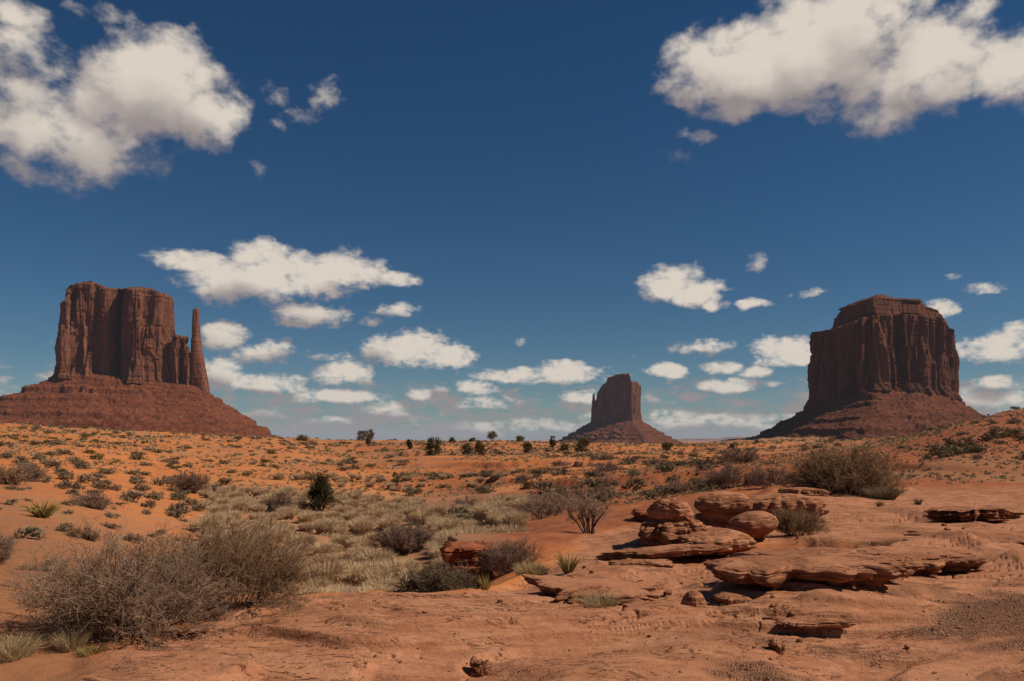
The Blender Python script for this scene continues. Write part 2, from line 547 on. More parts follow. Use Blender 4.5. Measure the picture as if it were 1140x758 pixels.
M['farjuniper'] = m_plant('far juniper foliage', (0.130, 0.100, 0.038), (0.190, 0.142, 0.058), (0.11, 0.082, 0.034), 0.8)
M['bark'] = m_plant('juniper bark', (0.075, 0.050, 0.036), (0.120, 0.080, 0.055), (0.07, 0.045, 0.033), 6.0, 0.0)
M['yucca'] = m_plant('yucca leaves', (0.240, 0.200, 0.050), (0.400, 0.310, 0.095), (0.19, 0.155, 0.042), 5.0)
M['grass'] = m_plant('dry bunch grass', (0.360, 0.250, 0.125), (0.500, 0.370, 0.200), (0.28, 0.190, 0.100), 5.0)
M['driedgrass'] = m_plant('yellow green bunch grass', (0.260, 0.195, 0.065), (0.370, 0.270, 0.100), (0.21, 0.155, 0.055), 5.0)
M['gravelstone'] = m_rock('gravel stones', (0.12, 0.062, 0.040), (0.27, 0.135, 0.080), (0.07, 0.036, 0.026), (0.42, 0.30, 0.22), 4.0)

# ------------------------------------------------------------------ terrain: column -> (depth, height below the eye)
TAB = {
    -700: [(3, -2.0), (8, -1.9), (15, -1.8), (32, -1.7), (50, -1.4), (80, -.4), (120, 1.6), (180, 5.5), (230, 5.5), (320, 0), (500, -12), (900, -20)],
    0: [(3, -2.0), (6.5, -1.98), (8, -1.9), (11, -1.9), (15, -1.9), (22, -1.8), (32, -1.85), (50, -1.8), (80, -1.1), (120, .4), (180, 3.65), (215, 3.2), (300, -4), (500, -14), (900, -20)],
    100: [(3, -2), (6.5, -1.98), (8.2, -1.95), (11, -2.0), (16, -2.15), (22, -2.3), (32, -2.3), (50, -2.3), (80, -1.7), (120, -.3), (180, 2.3), (215, 2.0), (300, -4), (500, -14), (900, -20)],
    200: [(3, -2), (6.5, -1.98), (8.2, -1.97), (10, -2.05), (13, -2.7), (18, -3.2), (26, -3.4), (38, -3.5), (55, -3.5), (70, -3.3), (100, -2.5), (140, -1.1), (180, 1.15), (210, 1.0), (300, -4), (500, -14), (900, -20)],
    300: [(3, -2), (6.5, -1.98), (9, -1.95), (10.7, -2.05), (13, -2.9), (18, -3.7), (26, -4.0), (36, -4.1), (50, -4.1), (70, -3.8), (100, -3.0), (140, -1.8), (185, .35), (215, .3), (300, -4), (500, -14), (900, -20)],
    400: [(3, -2), (6.5, -1.97), (9, -1.95), (11, -2.03), (13.5, -3.0), (18, -3.9), (24, -4.15), (34, -4.3), (45, -4.4), (62, -4.35), (85, -4.0), (125, -3.1), (165, -2.2), (210, -.7), (240, -.8), (330, -6), (500, -14), (900, -20)],
    500: [(3, -2), (6.5, -1.97), (11, -2.0), (13, -2.7), (17, -3.5), (24, -3.9), (34, -4.0), (45, -4.0), (62, -4.0), (85, -3.7), (125, -2.9), (165, -2.1), (215, -.85), (245, -1), (330, -6), (500, -14), (900, -20)],
    600: [(3, -2), (6.5, -1.97), (11, -2.0), (12.5, -2.08), (16, -2.2), (22, -2.5), (32, -2.95), (45, -3.15), (68, -3.2), (115, -2.85), (165, -2.2), (230, -1.0), (270, -1.2), (350, -6), (500, -14), (900, -20)],
    700: [(3, -2), (6.5, -1.97), (11, -2), (14, -2.0), (17, -2.05), (22, -2.3), (32, -2.7), (45, -2.85), (68, -2.9), (115, -2.7), (165, -2.2), (240, -1.4), (280, -1.6), (350, -5), (500, -12), (900, -20)],
    800: [(3, -2), (6.5, -1.97), (11, -2), (14.5, -2), (19, -1.97), (23, -2.0), (40, -2.35), (70, -2.5), (130, -2.5), (220, -1.9), (300, -1.8), (400, -5), (600, -13), (900, -20)],
    900: [(3, -2), (6.5, -1.97), (11, -2), (14, -2.0), (19, -1.97), (27, -1.95), (45, -2.1), (70, -1.9), (120, -1.5), (200, -.6), (260, 0.0), (400, -4), (600, -13), (900, -20)],
    1000: [(3, -2), (6.5, -1.97), (11, -1.98), (14.5, -2), (19, -1.97), (28, -2.0), (42, -1.9), (60, -1.3), (90, -.5), (130, .1), (180, .1), (400, -4), (600, -13), (900, -20)],
    1050: [(3, -2), (6.5, -1.97), (11, -1.98), (14.5, -2), (19, -1.97), (28, -2.0), (36, -1.9), (46, -1.3), (60, -.3), (75, .65), (100, .8), (200, -3), (500, -14), (900, -20)],
    1140: [(3, -2), (6.5, -1.97), (11, -1.95), (14.5, -1.97), (19, -1.97), (28, -2.0), (35, -2.0), (46, -1.15), (58, .5), (75, 2.6), (95, 2.9), (200, 0), (500, -14), (900, -20)],
    1800: [(3, -2), (6.5, -1.9), (11, -1.9), (19, -1.8), (28, -1.7), (35, -1.2), (46, .2), (58, 2.5), (75, 5), (95, 6), (200, 3), (500, -12), (900, -20)],
}
_cx = np.arange(-700, 1801, 12.5)
_ld = np.linspace(math.log(2.0), math.log(1100.0), 260)
_keys = sorted(TAB)
_rows = np.array([np.interp(_ld, [math.log(a) for a, b in TAB[k]], [b for a, b in TAB[k]]) for k in _keys])
_tab = np.array([np.interp(_cx, _keys, _rows[:, j]) for j in range(len(_ld))]).T


def _blur(a, axis, n):
    for _ in range(n):
        p = np.concatenate([np.take(a, [0], axis), a, np.take(a, [-1], axis)], axis)
        sl = [slice(None)] * 2
        s0, s1, s2 = list(sl), list(sl), list(sl)
        s0[axis], s1[axis], s2[axis] = slice(0, -2), slice(1, -1), slice(2, None)
        a = 0.25 * p[tuple(s0)] + 0.5 * p[tuple(s1)] + 0.25 * p[tuple(s2)]
    return a


_tab = _blur(_blur(_tab, 0, 10), 1, 5)


def base_z(px, d):
    ix = np.clip((px + 700) / 12.5, 0, len(_cx) - 1.001)
    iy = np.clip((np.log(np.maximum(d, 0.1)) - _ld[0]) / (_ld[1] - _ld[0]), 0, len(_ld) - 1.001)
    a, b = ix.astype(int), iy.astype(int)
    fx, fy = ix - a, iy - b
    return (_tab[a, b] * (1 - fx) + _tab[a + 1, b] * fx) * (1 - fy) + (_tab[a, b + 1] * (1 - fx) + _tab[a + 1, b + 1] * fx) * fy


_EDX = [-700, -50, 30, 100, 200, 330, 520, 580, 640, 700, 780, 900, 1010, 1140, 1800]
_EDD = [2.0, 3.5, 5.6, 7.0, 8.6, 10.9, 11.2, 12.6, 16.0, 20.5, 24, 28, 31, 33, 34]


def to_world(px, Y):
    return (px - CX) / F_PX * Y


def colpx(x, y):
    th = np.arctan2(x, y)
    return CX + F_PX * np.tan(np.clip(th, -1.0, 1.0)), np.hypot(x, y) * np.maximum(np.cos(th), 0.5)


# raised platforms that end in the larger ledges: column, front depth, half width (columns), length, height
MOUNDS = [(895, 10.6, 112, 1.5, .10), (1030, 11.9, 75, 3.2, .16), (1120, 11.4, 60, 4.0, .14), (1090, 18.6, 60, 2.6, .16), (668, 10.4, 62, 2.0, .08), (1100, 14.6, 70, 3.0, .12),
          (770, 15.4, 55, 2.2, .14), (895, 8.45, 50, 1.2, .05), (900, 27.3, 50, 3.0, .25)]


def mounds(x, y):
    z = np.zeros_like(x)
    for px, d, hw, ln, h in MOUNDS:
        xc, rx = (px - CX) / F_PX * (d + .4 * ln), hw / F_PX * (d + .4 * ln)
        near = (np.abs(x - xc) < 2 * rx) & (np.abs(y - d) < 3 * ln + 1)
        if near.any():
            xx, yy = x[near], y[near]
            wob = .25 * fbm2(xx / 1.7, yy / 1.7, 7, 2)
            q = (yy - d) / ln
            w = ss(-.05, .22, q + wob * .12) * (1 - ss(.45, 1.5, q + wob)) * (1 - ss(.62, 1.15, np.abs(xx - xc) / rx + wob))
            z[near] += h * w
    return z


def terr(x, y, full=False, plain=False):
    x = np.asarray(x, float)
    y = np.asarray(y, float)
    px, d = colpx(x, y)
    z = base_z(px, d)
    de = np.interp(px, _EDX, _EDD)
    rock = ss(-0.35, 0.45, (de - d) / (0.10 * de + 0.2) + 0.7 * fbm2(x * .55, y * .55, 5, 3))
    und = fbm2(x / 3.4, y / 3.0, 11, 4)
    # gravel lies in hollows of the slab, most of it on the right
    gn = fbm2(x / 2.3 + 3, y / 1.15, 21, 4)
    right = ss(640, 980, px)
    near = ss(11.5, 8.5, d)
    gravel = rock * ss(0.22, 0.65, gn + 0.22 * right * near - 0.30 * (1 - right) - 0.30 * (1 - near))
    z = z + rock * 0.12 * und
    L = 0.34 * fbm2((x + 0.35 * y) / 4.6, (y - 0.1 * x) / 1.9, 31, 2) + 0.012 * fbm2(x / .9, y / .5, 41, 2)
    st = 0.10
    q = L / st
    fl = np.floor(q)
    T = st * (fl + ss(0.76, 0.995, q - fl))
    tm = ss(-0.05, 0.35, fbm2(x / 3.1 + 7, y / 2.2, 51, 3) + 0.42) * (1 - 0.85 * gravel) * ss(15, 10.5, d)
    z = z + rock * ((1 - tm) * L * 0.35 + tm * T * 0.95)
    # thin broken flakes and cracks
    cr = fbm2((x + .6 * y) / 1.1, (y - .25 * x) / 0.34, 61, 3)
    z = z - rock * (1 - gravel) * 0.045 * ss(0.06, 0.0, np.abs(cr)) * ss(0.1, 0.5, fbm2(x / 1.9, y / 1.4, 71, 3))
    z = z + rock * 0.010 * fbm2(x / .25, y / .18, 81, 3)
    # cross-bedding: thin parallel flakes that weather out in patches
    qx = (0.62 * x + 1.0 * y + .35 * fbm2(x / 1.6, y / 1.6, 83, 3)) / .17
    fx_ = qx - np.floor(qx)
    xb = ss(12.5, 10.5, d) * np.maximum(ss(.22, .5, fbm2(x / 2.2 + 5, y / 1.7, 85, 3)), ss(1.2, .5, ((x - .1) / 1.0) ** 2 + ((y - 9.4) / 1.3) ** 2))
    z = z - rock * (1 - gravel) * xb * .030 * (fx_ - ss(.86, .99, fx_)) * ss(-.2, .3, fbm2(x / .9, y / .5, 87, 2))
    # shallow basin filled with sand
    e = ((x - 4.75) / 1.75) ** 2 + ((y - 14.0) / 1.75) ** 2 + 0.35 * fbm2(x / .9, y / .9, 91, 3)
    bas = ss(1.15, 0.75, e) * ss(8, 10, d)
    z = z * (1 - bas) + bas * (-2.13 + 0.006 * fbm2(x / .3, y / .3, 92, 3))
    # loose ground
    s = 1 - rock
    ah = np.interp(d, [0, 12, 25, 60, 120, 220, 500, 1200, 4000, 20000], [.02, .05, .12, .22, .30, .45, 1.5, 2, 2, 3])
    z = z + s * (ah * fbm2(x / 13, y / 13, 101, 4) + 0.048 * fbm2(x / 1.3, y / 1.0, 111, 4))
    z = z + s * ss(60, 25, d) * 0.012 * fbm2(x / .3, y / .22, 113, 2)
    # cut banks of small washes on the middle ground
    mid = ss(30, 55, d) * ss(260, 170, d) * ss(380, 470, px)
    bk = fbm2(x / 34, y / 20, 121, 3)
    z = z + mid * 0.55 * (ss(0.0, 0.035, bk) - 0.5) + mid * 0.4 * (ss(-0.32, -0.29, bk) - 0.5)
    # an undercut gully on the slope behind the sagebrush
    gw = ss(38, 18, np.abs(px - 532 + 6 * np.sin(d)))
    z = z - gw * 1.15 * (ss(74, 88, d) - ss(90.5, 92.2, d + 1.5 * n2(x / 1.5, y / 1.5, 5)))
    far = ss(4000, 16000, d)
    z = z - far * 26
    mh = ((x - to_world(985, 1400)) ** 2 + (y - 1400) ** 2) / 300.0 ** 2
    z = z + 40 * np.exp(-mh)
    if plain:
        return z
    z = z + mounds(x, y)
    # bank of the wash that carries the deep red ledge
    wb = .35 * fbm2(x / 1.1, y / .8, 17, 3)
    bw_ = ss(15.55, 15.9, d + wb) * ss(21.5, 17.5, d + wb) * ss(486, 505, px + 22 * wb) * ss(690, 620, px)
    z = z * (1 - bw_) + bw_ * np.maximum(z, -2.12 + .03 * fbm2(x / .7, y / .5, 19, 3))
    if not full:
        return z
    red = (1 - rock) * np.clip(ss(430, 520, px) * ss(14, 22, d) * ss(100, 60, d) * ss(-.35, .15, fbm2(x / 11, y / 7, 131, 4) + .15)
                               + 0.55 * ss(320, 420, px) * ss(60, 120, d) * ss(-.1, .25, fbm2(x / 25, y / 14, 137, 4))
                               + bw_ * .9 + mid * 0.8 * ss(.06, .0, np.abs(bk)) + gw * ss(72, 84, d) * ss(97, 93, d) * .8, 0, 1)
    sgx = ss(215, 260, px) * ss(590, 520, px) * ss(13, 17, d) * ss(72, 55, d)
    litter = (1 - rock) * np.clip(.45 * ss(.05, .5, fbm2(x / 2.6, y / 1.4, 151, 4)) * ss(9, 14, d) * ss(60, 30, d) * ss(330, 200, px) + sgx * .75 + 0.55 * ss(.0, .4, fbm2(x / 9, y / 5, 141, 4)) * ss(60, 120, d) + .5 * ss(250, 600, d), 0, .8)
    dull = (1 - rock) * np.clip(ss(800, 960, px) * .85 + .80 * ss(40, 14, d) * ss(420, 120, px), 0, 1)
    dull = np.maximum(dull, bas * 0.2)
    rock = rock * (1 - bas)
    gravel = gravel * (1 - bas)
    red = np.maximum(red, bas * 0.75)
    return z, rock, gravel, red, litter, dull


def at(px, py, d=None, plain=False):
    """world point of a pixel on the ground: the depth is searched unless given"""
    if d is None:
        dd = np.geomspace(4, 400, 1600)
        xx = (px - CX) / F_PX * dd
        zz = terr(xx, dd)
        row = HY - F_PX * zz / dd
        hit = np.nonzero(row <= py)[0]
        d = dd[hit[0]] if len(hit) else 200.0
    x = (px - CX) / F_PX * d
    return Vector((x, d, float(terr(np.array([x]), np.array([d]), plain=plain)[0])))


def build_ground():
    tt = np.concatenate([np.linspace(-math.pi, -0.80, 60, endpoint=False), np.linspace(-0.80, -0.615, 40, endpoint=False),
                         np.arctan(np.linspace(-0.705, 0.705, 1060)), np.linspace(0.62, 0.80, 40), np.linspace(0.81, math.pi, 60, endpoint=False)])
    rows = np.concatenate([np.arange(345.0, 110.0, -0.50), np.arange(110.0, 40.0, -0.55)])
    r1 = 2.0 * F_PX / rows
    r2 = np.geomspace(r1[-1] * 1.006, 420, 300)
    r3 = np.geomspace(430, 40000, 130)
    rr = np.concatenate([[0.3, 1.0, 2.0, 3.2, 4.3], r1, r2, r3])
    R, Th = np.meshgrid(rr, tt, indexing='ij')
    x, y = R * np.sin(Th), R * np.cos(Th)
    z, rock, gravel, red, litter, dull = terr(x.ravel(), y.ravel(), True)
    V = np.stack([x.ravel(), y.ravel(), z], 1)
    nr, nt = R.shape
    i = np.arange(nr - 1)[:, None] * nt
    j = np.arange(nt)[None, :]
    j2 = (j + 1) % nt
    Fq = np.stack([i + j, i + j2, i + nt + j2, i + nt + j], -1).reshape(-1, 4)[:, ::-1]
    V = np.vstack([V, [[0, 0, float(terr(np.array([0.01]), np.array([0.01]))[0])]]])
    ctr = len(V) - 1
    jj = np.arange(nt)
    Ft = np.stack([np.full(nt, ctr), (jj + 1) % nt, jj], 1)
    ap = lambda a: np.append(a, a[-1])
    o = mesh('ground', V, [Fq, Ft], M['ground'], attrs=dict(rockm=ap(rock), gravel=ap(gravel), redm=ap(red), litter=ap(litter), dull=ap(dull)))
    tag(o, kind='structure')
    return o


build_ground()

# ------------------------------------------------------------------ buttes


def resample(poly, n):
    p = np.array(poly, float)
    q = np.vstack([p, p[:1]])
    L = np.concatenate([[0], np.cumsum(np.hypot(*np.diff(q, axis=0).T))])
    t = np.linspace(0, L[-1], n, endpoint=False)
    return np.stack([np.interp(t, L, q[:, 0]), np.interp(t, L, q[:, 1])], 1), L[-1]


def smooth_closed(a, n):
    for _ in range(n):
        a = 0.25 * np.roll(a, 1, 0) + 0.5 * a + 0.25 * np.roll(a, -1, 0)
    return a




def tower(name, D, plan, top, base, mat, parent, seed, N=620, Mh=170, lean=0.04, flute=6.0, lip=0.018, foot=3.0, soft=5, capbed=0.5, crumb=1.0):
    """cliff walls: plan is a closed outline of (column, metres behind D), top and base are (column, row) profiles"""
    s = D / F_PX
    wp = [(to_world(a, D + b), D + b) for a, b in plan]
    P, per = resample(wp, N)
    P = smooth_closed(P, soft)
    area = 0.5 * np.sum(P[:, 0] * np.roll(P[:, 1], -1) - np.roll(P[:, 0], -1) * P[:, 1])
    if area < 0:
        P = P[::-1]
    T = np.roll(P, -1, 0) - np.roll(P, 1, 0)
    T /= np.linalg.norm(T, axis=1)[:, None]
    Nn = np.stack([T[:, 1], -T[:, 0]], 1)
    C = P.mean(0)
    topx, topy = zip(*top)
    bx, by = zip(*base)

    def topz(X, Y):
        px = CX + F_PX * X / Y
        return (HY - np.interp(px, topx, topy)) * Y / F_PX

    def basez(X, Y):
        px = CX + F_PX * X / Y
        return (HY - np.interp(px, bx, by)) * s - 8
    arc = np.arange(N) / N * per
    t = np.concatenate([np.linspace(0, 0.92, Mh - 30), np.linspace(0.925, 1.0, 30)])
    zt, zb = topz(P[:, 0], P[:, 1]), basez(P[:, 0], P[:, 1])
    A, TT = np.meshgrid(arc, t, indexing='xy')
    Z = zb[None] + TT * (zt - zb)[None]
    X0, Y0 = np.broadcast_to(P[:, 0], A.shape), np.broadcast_to(P[:, 1], A.shape)
    H = (zt - zb)[None]
    # buttresses and flutes that run down the wall, joints, ledges
    zz = Z / s
    b1 = fbm3(X0 / 34, Y0 / 34, Z / 260, seed, 3)
    b2 = fbm3(X0 / 12, Y0 / 12, Z / 120, seed + 3, 3)
    b3 = fbm3(X0 / 4.5, Y0 / 4.5, Z / 40, seed + 5, 3)
    crk = np.abs(fbm3(X0 / 17, Y0 / 17, Z / 300, seed + 9, 2))
    crk2 = np.abs(fbm3(X0 / 7, Y0 / 7, Z / 120, seed + 13, 2))
    off = flute * (1.0 * b1 + 0.50 * b2 + 0.12 * b3)
    off -= flute * 1.3 * ss(0.07, 0.0, crk) + flute * 0.35 * ss(0.10, 0.0, crk2)
    off += crumb * flute * (.26 * fbm3(X0 / 10, Y0 / 10, Z / 15, seed + 41, 3) + .22 * (ss(-.03, .03, fbm3(X0 / 16, Y0 / 16, Z / 22, seed + 43, 2)) - .5))
    # slabs spalled off the wall leave blocky steps
    blk = n3(X0 / 24, Y0 / 24, Z / 62, seed + 17)
    off += flute * 0.55 * (ss(0.0, 0.04, blk) - 0.5) + flute * 0.25 * (ss(0.35, 0.40, blk))
    off += -lean * (Z - zb[None]) + foot * (0.5 * ss(.115, .10, TT + .012 * b2) + 0.5 * ss(.075, .065, TT + .01 * b3) + .5 * ss(.045, .035, TT))
    rid = 1 - np.abs(fbm3(X0 / 36, Y0 / 36, Z / 420, seed + 25, 2)) * 2.4
    off += flute * 0.95 * np.clip(rid, -.6, 1) + flute * .30 * (1 - 2 * np.abs(fbm3(X0 / 13, Y0 / 13, Z / 130, seed + 27, 2)) - .3)
    bed = n3(X0 / 200, Y0 / 200, Z / 3.2, seed + 21)
    off += capbed * 4.0 * (n3(X0 / 120, Y0 / 120, Z / 7.0, seed + 33) > .05) * (capbed > 1) + 1.3 * bed * (0.35 + 1.2 * np.exp(-TT / 0.06) + 1.6 * capbed * ss(0.86, 0.92, TT))
    # horizontal bedding of the lowest tenth and a rounded lip
    off -= lip * H * np.clip((TT - 0.965) / 0.035, 0, 1) ** 2.2 * (0.75 + 0.5 * n3(X0 / 25, Y0 / 25, 0, seed + 8))
    X = X0 + Nn[None, :, 0] * off
    Y = Y0 + Nn[None, :, 1] * off
    Z = Z + (TT > 0.5) * 0.0
    rings = [(X, Y, Z)]
    V = [np.stack([X.ravel(), Y.ravel(), Z.ravel()], 1)]
    lastX, lastY, lastZ = X[-1], Y[-1], Z[-1]
    K = 16
    for k in range(1, K + 1):
        f = 1 - k / (K + 0.3)
        cx = C[0] + (lastX - C[0]) * f
        cyy = C[1] + (lastY - C[1]) * f
        zc = topz(cx, cyy)
        zc = lastZ * max(0, 1 - k / 4) + zc * min(1, k / 4)
        zc = zc + 1.2 * fbm2(cx / 14, cyy / 14, seed + 30, 3) - 0.3
        V.append(np.stack([cx, cyy, zc], 1))
    nrow = len(t) + K
    V = np.vstack(V + [[[C[0], C[1], V[-1][:, 2].mean()]]])
    i = np.arange(nrow - 1)[:, None] * N
    j = np.arange(N)[None]
    j2 = (j + 1) % N
    Fq = np.stack([i + j, i + j2, i + N + j2, i + N + j], -1).reshape(-1, 4)
    ctr = len(V) - 1
    o = (nrow - 1) * N
    jj = np.arange(N)
    Ft = np.stack([o + jj, o + (jj + 1) % N, np.full(N, ctr)], 1)
    org = parent.location
    return mesh(name, V - np.array(org), [Fq, Ft], mat, parent)


def spire(name, D, prof, mat, parent, seed, dy=0.0, depth=1.1, N=150, flute=1.6):
    """a free-standing rock pillar: prof is (row, left column, right column) from the foot up"""
    s = D / F_PX
    rows = np.array([p[0] for p in prof])[::-1]
    le = np.array([p[1] for p in prof])[::-1]
    ri = np.array([p[2] for p in prof])[::-1]
    yy = np.linspace(rows.max(), rows.min(), 150)
    l, r = np.interp(yy, rows, le), np.interp(yy, rows, ri)
    c, w = (l + r) / 2, (r - l) / 2
    a = np.linspace(0, 2 * math.pi, N, endpoint=False)
    A, YY = np.meshgrid(a, yy)
    z = (HY - YY) * s
    cxp = to_world(c, D + dy)[:, None]
    W = (w * s)[:, None]
    e = 0.72
    ca, sa = np.cos(A), np.sin(A)
    X = cxp + W * np.sign(ca) * np.abs(ca) ** e
    Y = D + dy + W * depth * np.sign(sa) * np.abs(sa) ** e
    off = flute * (fbm3(X / 9, Y / 9, z / 60, seed, 4) + 0.5 * (ss(0, .05, n3(X / 6, Y / 6, z / 18, seed + 2)) - .5))
    off = off + 0.6 * n3(X / 90, Y / 90, z / 2.5, seed + 4)
    tn = np.linspace(0, 1, len(yy))[:, None]
    off = off * (1 - 0.6 * ss(0.5, 1, tn)) - W * 0.8 * np.clip((tn - 0.975) / 0.025, 0, 1) ** 2
    X, Y = X + ca * off, Y + sa * off
    V = np.stack([X.ravel(), Y.ravel(), z.ravel()], 1)
    V = np.vstack([V, [[X[-1].mean(), Y[-1].mean(), z[-1].mean() + 1.0]]])
    n = len(yy)
    i = np.arange(n - 1)[:, None] * N
    j = np.arange(N)[None]
    j2 = (j + 1) % N
    Fq = np.stack([i + j, i + j2, i + N + j2, i + N + j], -1).reshape(-1, 4)
    jj = np.arange(N)
    Ft = np.stack([(n - 1) * N + jj, (n - 1) * N + (jj + 1) % N, np.full(N, len(V) - 1)], 1)
    return mesh(name, V - np.array(parent.location), [Fq, Ft], mat, parent)


def talus(name, D, plan, base, slope_l, slope_r, slope_f, zbot, mat, parent, seed, bands, N=1000, K=230, grow=6.0, rough=1.0):
    """skirt of rubble: falls from the foot of the walls to zbot, with ledges of harder rock"""
    s = D / F_PX
    wp = [(to_world(a, D + b), D + b) for a, b in plan]
    P, per = resample(wp, 800)
    C = P.mean(0)
    ang = np.linspace(-math.pi, math.pi, N, endpoint=False)
    pa = np.arctan2(P[:, 1] - C[1], P[:, 0] - C[0])
    pr = np.hypot(P[:, 0] - C[0], P[:, 1] - C[1])
    o = np.argsort(pa)
    Ri = np.interp(ang, pa[o], pr[o], period=2 * math.pi)
    Ri = smooth_closed(Ri, 60)
    bx, by = zip(*base)
    ca, sa = np.cos(ang), np.sin(ang)
    pxr = CX + F_PX * (C[0] + Ri * ca) / (C[1] + Ri * sa)
    ztop = (HY - np.interp(pxr, bx, by)) * s + 2
    ztop = smooth_closed(ztop, 25)
    wl, wr = np.clip(-ca, 0, 1) ** 1.5, np.clip(ca, 0, 1) ** 1.5
    tl = np.tan(np.radians(slope_l)) * wl + np.tan(np.radians(slope_r)) * wr + np.tan(np.radians(slope_f)) * (1 - wl - wr)
    run = (ztop - zbot) / tl
    u = np.linspace(0, 1, K) ** 1.0
    Uu, Ai = np.meshgrid(u, np.arange(N), indexing='ij')
    rad = (Ri - grow)[None] + Uu * (run + grow)[None]
    X = C[0] + rad * ca[None]
    Y = C[1] + rad * sa[None]
    # gullies run straight down the slope
    gl = fbm2(np.broadcast_to(ca * 9, X.shape) + Uu * .4, np.broadcast_to(sa * 9, X.shape), seed, 4)
    g = Uu ** 0.93 + 0.012 * gl
    g = np.clip(g, 0, 1.2)
    add = 0
    for gb, hb, wob in bands:
        w = gb + wob * fbm2(ca * 5 + 3 * gb, sa * 5, seed + int(gb * 100), 3)[None]
        st = 1.6 * hb * (0.45 + 0.8 * np.clip(0.5 + fbm2(ca * 14, sa * 14 + 5 * gb, seed + 7 + int(gb * 100), 3), 0, 1))[None]
        add = add + st * (ss(0.0, 0.006, g - w) - np.clip((g - w + 0.11) / 0.22, 0, 1))
    g = g + add
    Z = ztop[None] - g * (ztop - zbot)[None]
    Z = Z + rough * ss(0, 0.05, Uu) * (2.4 * fbm2(X / 30, Y / 30, seed + 40, 4) + 0.8 * fbm2(X / 8, Y / 8, seed + 50, 3) + 6.5 * gl * Uu)
    boul = fbm2(X / 5.5, Y / 5.5, seed + 60, 2)
    Z = Z + rough * 2.0 * ss(0.52, 0.75, boul) * ss(0.05, 0.2, Uu)
    V = np.stack([X.ravel(), Y.ravel(), Z.ravel()], 1)
    i = np.arange(K - 1)[:, None] * N
    j = np.arange(N)[None]
    j2 = (j + 1) % N
    Fq = np.stack([i + j, i + N + j, i + N + j2, i + j2], -1).reshape(-1, 4)
    return mesh(name, V - np.array(parent.location), Fq, mat, parent)


# west butte with the thumb
D1 = 1500.0
bw = thing('butte', (to_world(147, D1), D1, -20), 'large red sandstone butte with a thin separate thumb spire on its right', 'butte')
base1 = [(0, 417), (63, 418), (100, 419), (135, 422), (170, 426), (232, 432), (320, 436)]
plan1 = [(69, 90), (67, 20), (67.5, -50), (75, -56), (76, -40), (90, -44), (103, -36), (106, -24), (122, -24), (128, -8), (131, 26), (136.5, 28), (137.5, -38), (150, -44), (158, -36), (176, -26), (187, -8), (191.5, 22), (190, 90), (130, 110)]
top1 = [(62, 345), (65.5, 338), (74, 335.5), (75.5, 323), (80, 318.5), (92, 314.5), (100, 314), (112, 318), (117, 320.5), (128, 322), (135, 322.5), (140, 321.5), (160, 320.5), (170, 322), (176, 326), (187, 328), (190.5, 331), (192.5, 345)]
tower('cliff', D1, plan1, top1, base1, M['cliff_w'], bw, 3, lean=0.02, flute=5.5, soft=3, N=800, Mh=200)
plan1b = [(186, 45), (187, -8), (191, -22), (198, -26), (201, -10), (203, -20), (209, -18), (213, 5), (212, 50)]
top1b = [(186, 380), (190, 384), (191.5, 376), (194, 379), (196, 374), (202, 374), (204, 380), (208, 383), (212, 387), (214, 398)]
tower('shoulder', D1, plan1b, top1b, base1, M['cliff_w'], bw, 23, N=320, Mh=110, lean=0.03, flute=3.2, lip=.10, foot=3.0, soft=3)
spire('spire', D1, [(440, 211.8, 233), (430, 212.5, 231.6), (416, 212.8, 229.6), (405, 212.8, 227.2), (390, 212.9, 224.6), (375, 213.4, 222.6), (362, 214.1, 221.9), (350, 214.6, 221.6), (344, 215.2, 221.5), (342.8, 215.5, 221.2)], M['cliff_w'], bw, 5, dy=5, flute=1.2, depth=0.95)
planT1 = [(63, 60), (63, -48), (100, -44), (150, -42), (205, -24), (231, 0), (228, 45), (190, 90), (100, 100)]
talus('talus', D1, planT1, base1, 25, 33.5, 31, -22, M['talus_w'], bw, 8, [(.07, .022, .006), (.13, .020, .008), (.22, .050, .010), (.36, .025, .02), (.55, .035, .03), (.70, .055, .02), (.80, .03, .02)])

# middle butte, far away, front in shade
D2 = 3000.0
bm = thing('butte', (to_world(690, D2), D2, -20), 'small far butte in the middle with dark front and pointed spur at left', 'butte')
base2 = [(640, 467), (658, 468), (680, 467), (704, 466), (713, 467), (740, 470)]
plan2 = [(666, 120), (663, 40), (665, -30), (685, -75), (703.5, -115), (712, -30), (713, 70), (700, 130)]
top2 = [(664, 446), (666, 436), (669, 430), (672, 427), (676, 425), (676.6, 419.5), (684, 418), (684.6, 416.5), (690, 415.6), (699.5, 415.2), (700.3, 417), (701.5, 423), (704, 424.2), (708, 423.6), (711, 425), (712.3, 428), (713.5, 450)]
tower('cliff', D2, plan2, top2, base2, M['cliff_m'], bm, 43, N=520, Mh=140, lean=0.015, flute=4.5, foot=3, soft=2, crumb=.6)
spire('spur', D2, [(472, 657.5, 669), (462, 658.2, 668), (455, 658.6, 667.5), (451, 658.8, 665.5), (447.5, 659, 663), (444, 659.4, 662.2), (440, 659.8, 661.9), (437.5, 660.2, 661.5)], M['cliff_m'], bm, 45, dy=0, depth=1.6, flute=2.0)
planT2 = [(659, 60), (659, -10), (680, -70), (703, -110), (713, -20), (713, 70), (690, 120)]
talus('talus', D2, planT2, base2, 31, 31, 30, -24, M['talus_m'], bm, 48, [(.30, .03, .02), (.42, .03, .02), (.60, .05, .02), (.75, .06, .02)], N=700, K=160, rough=1.3)

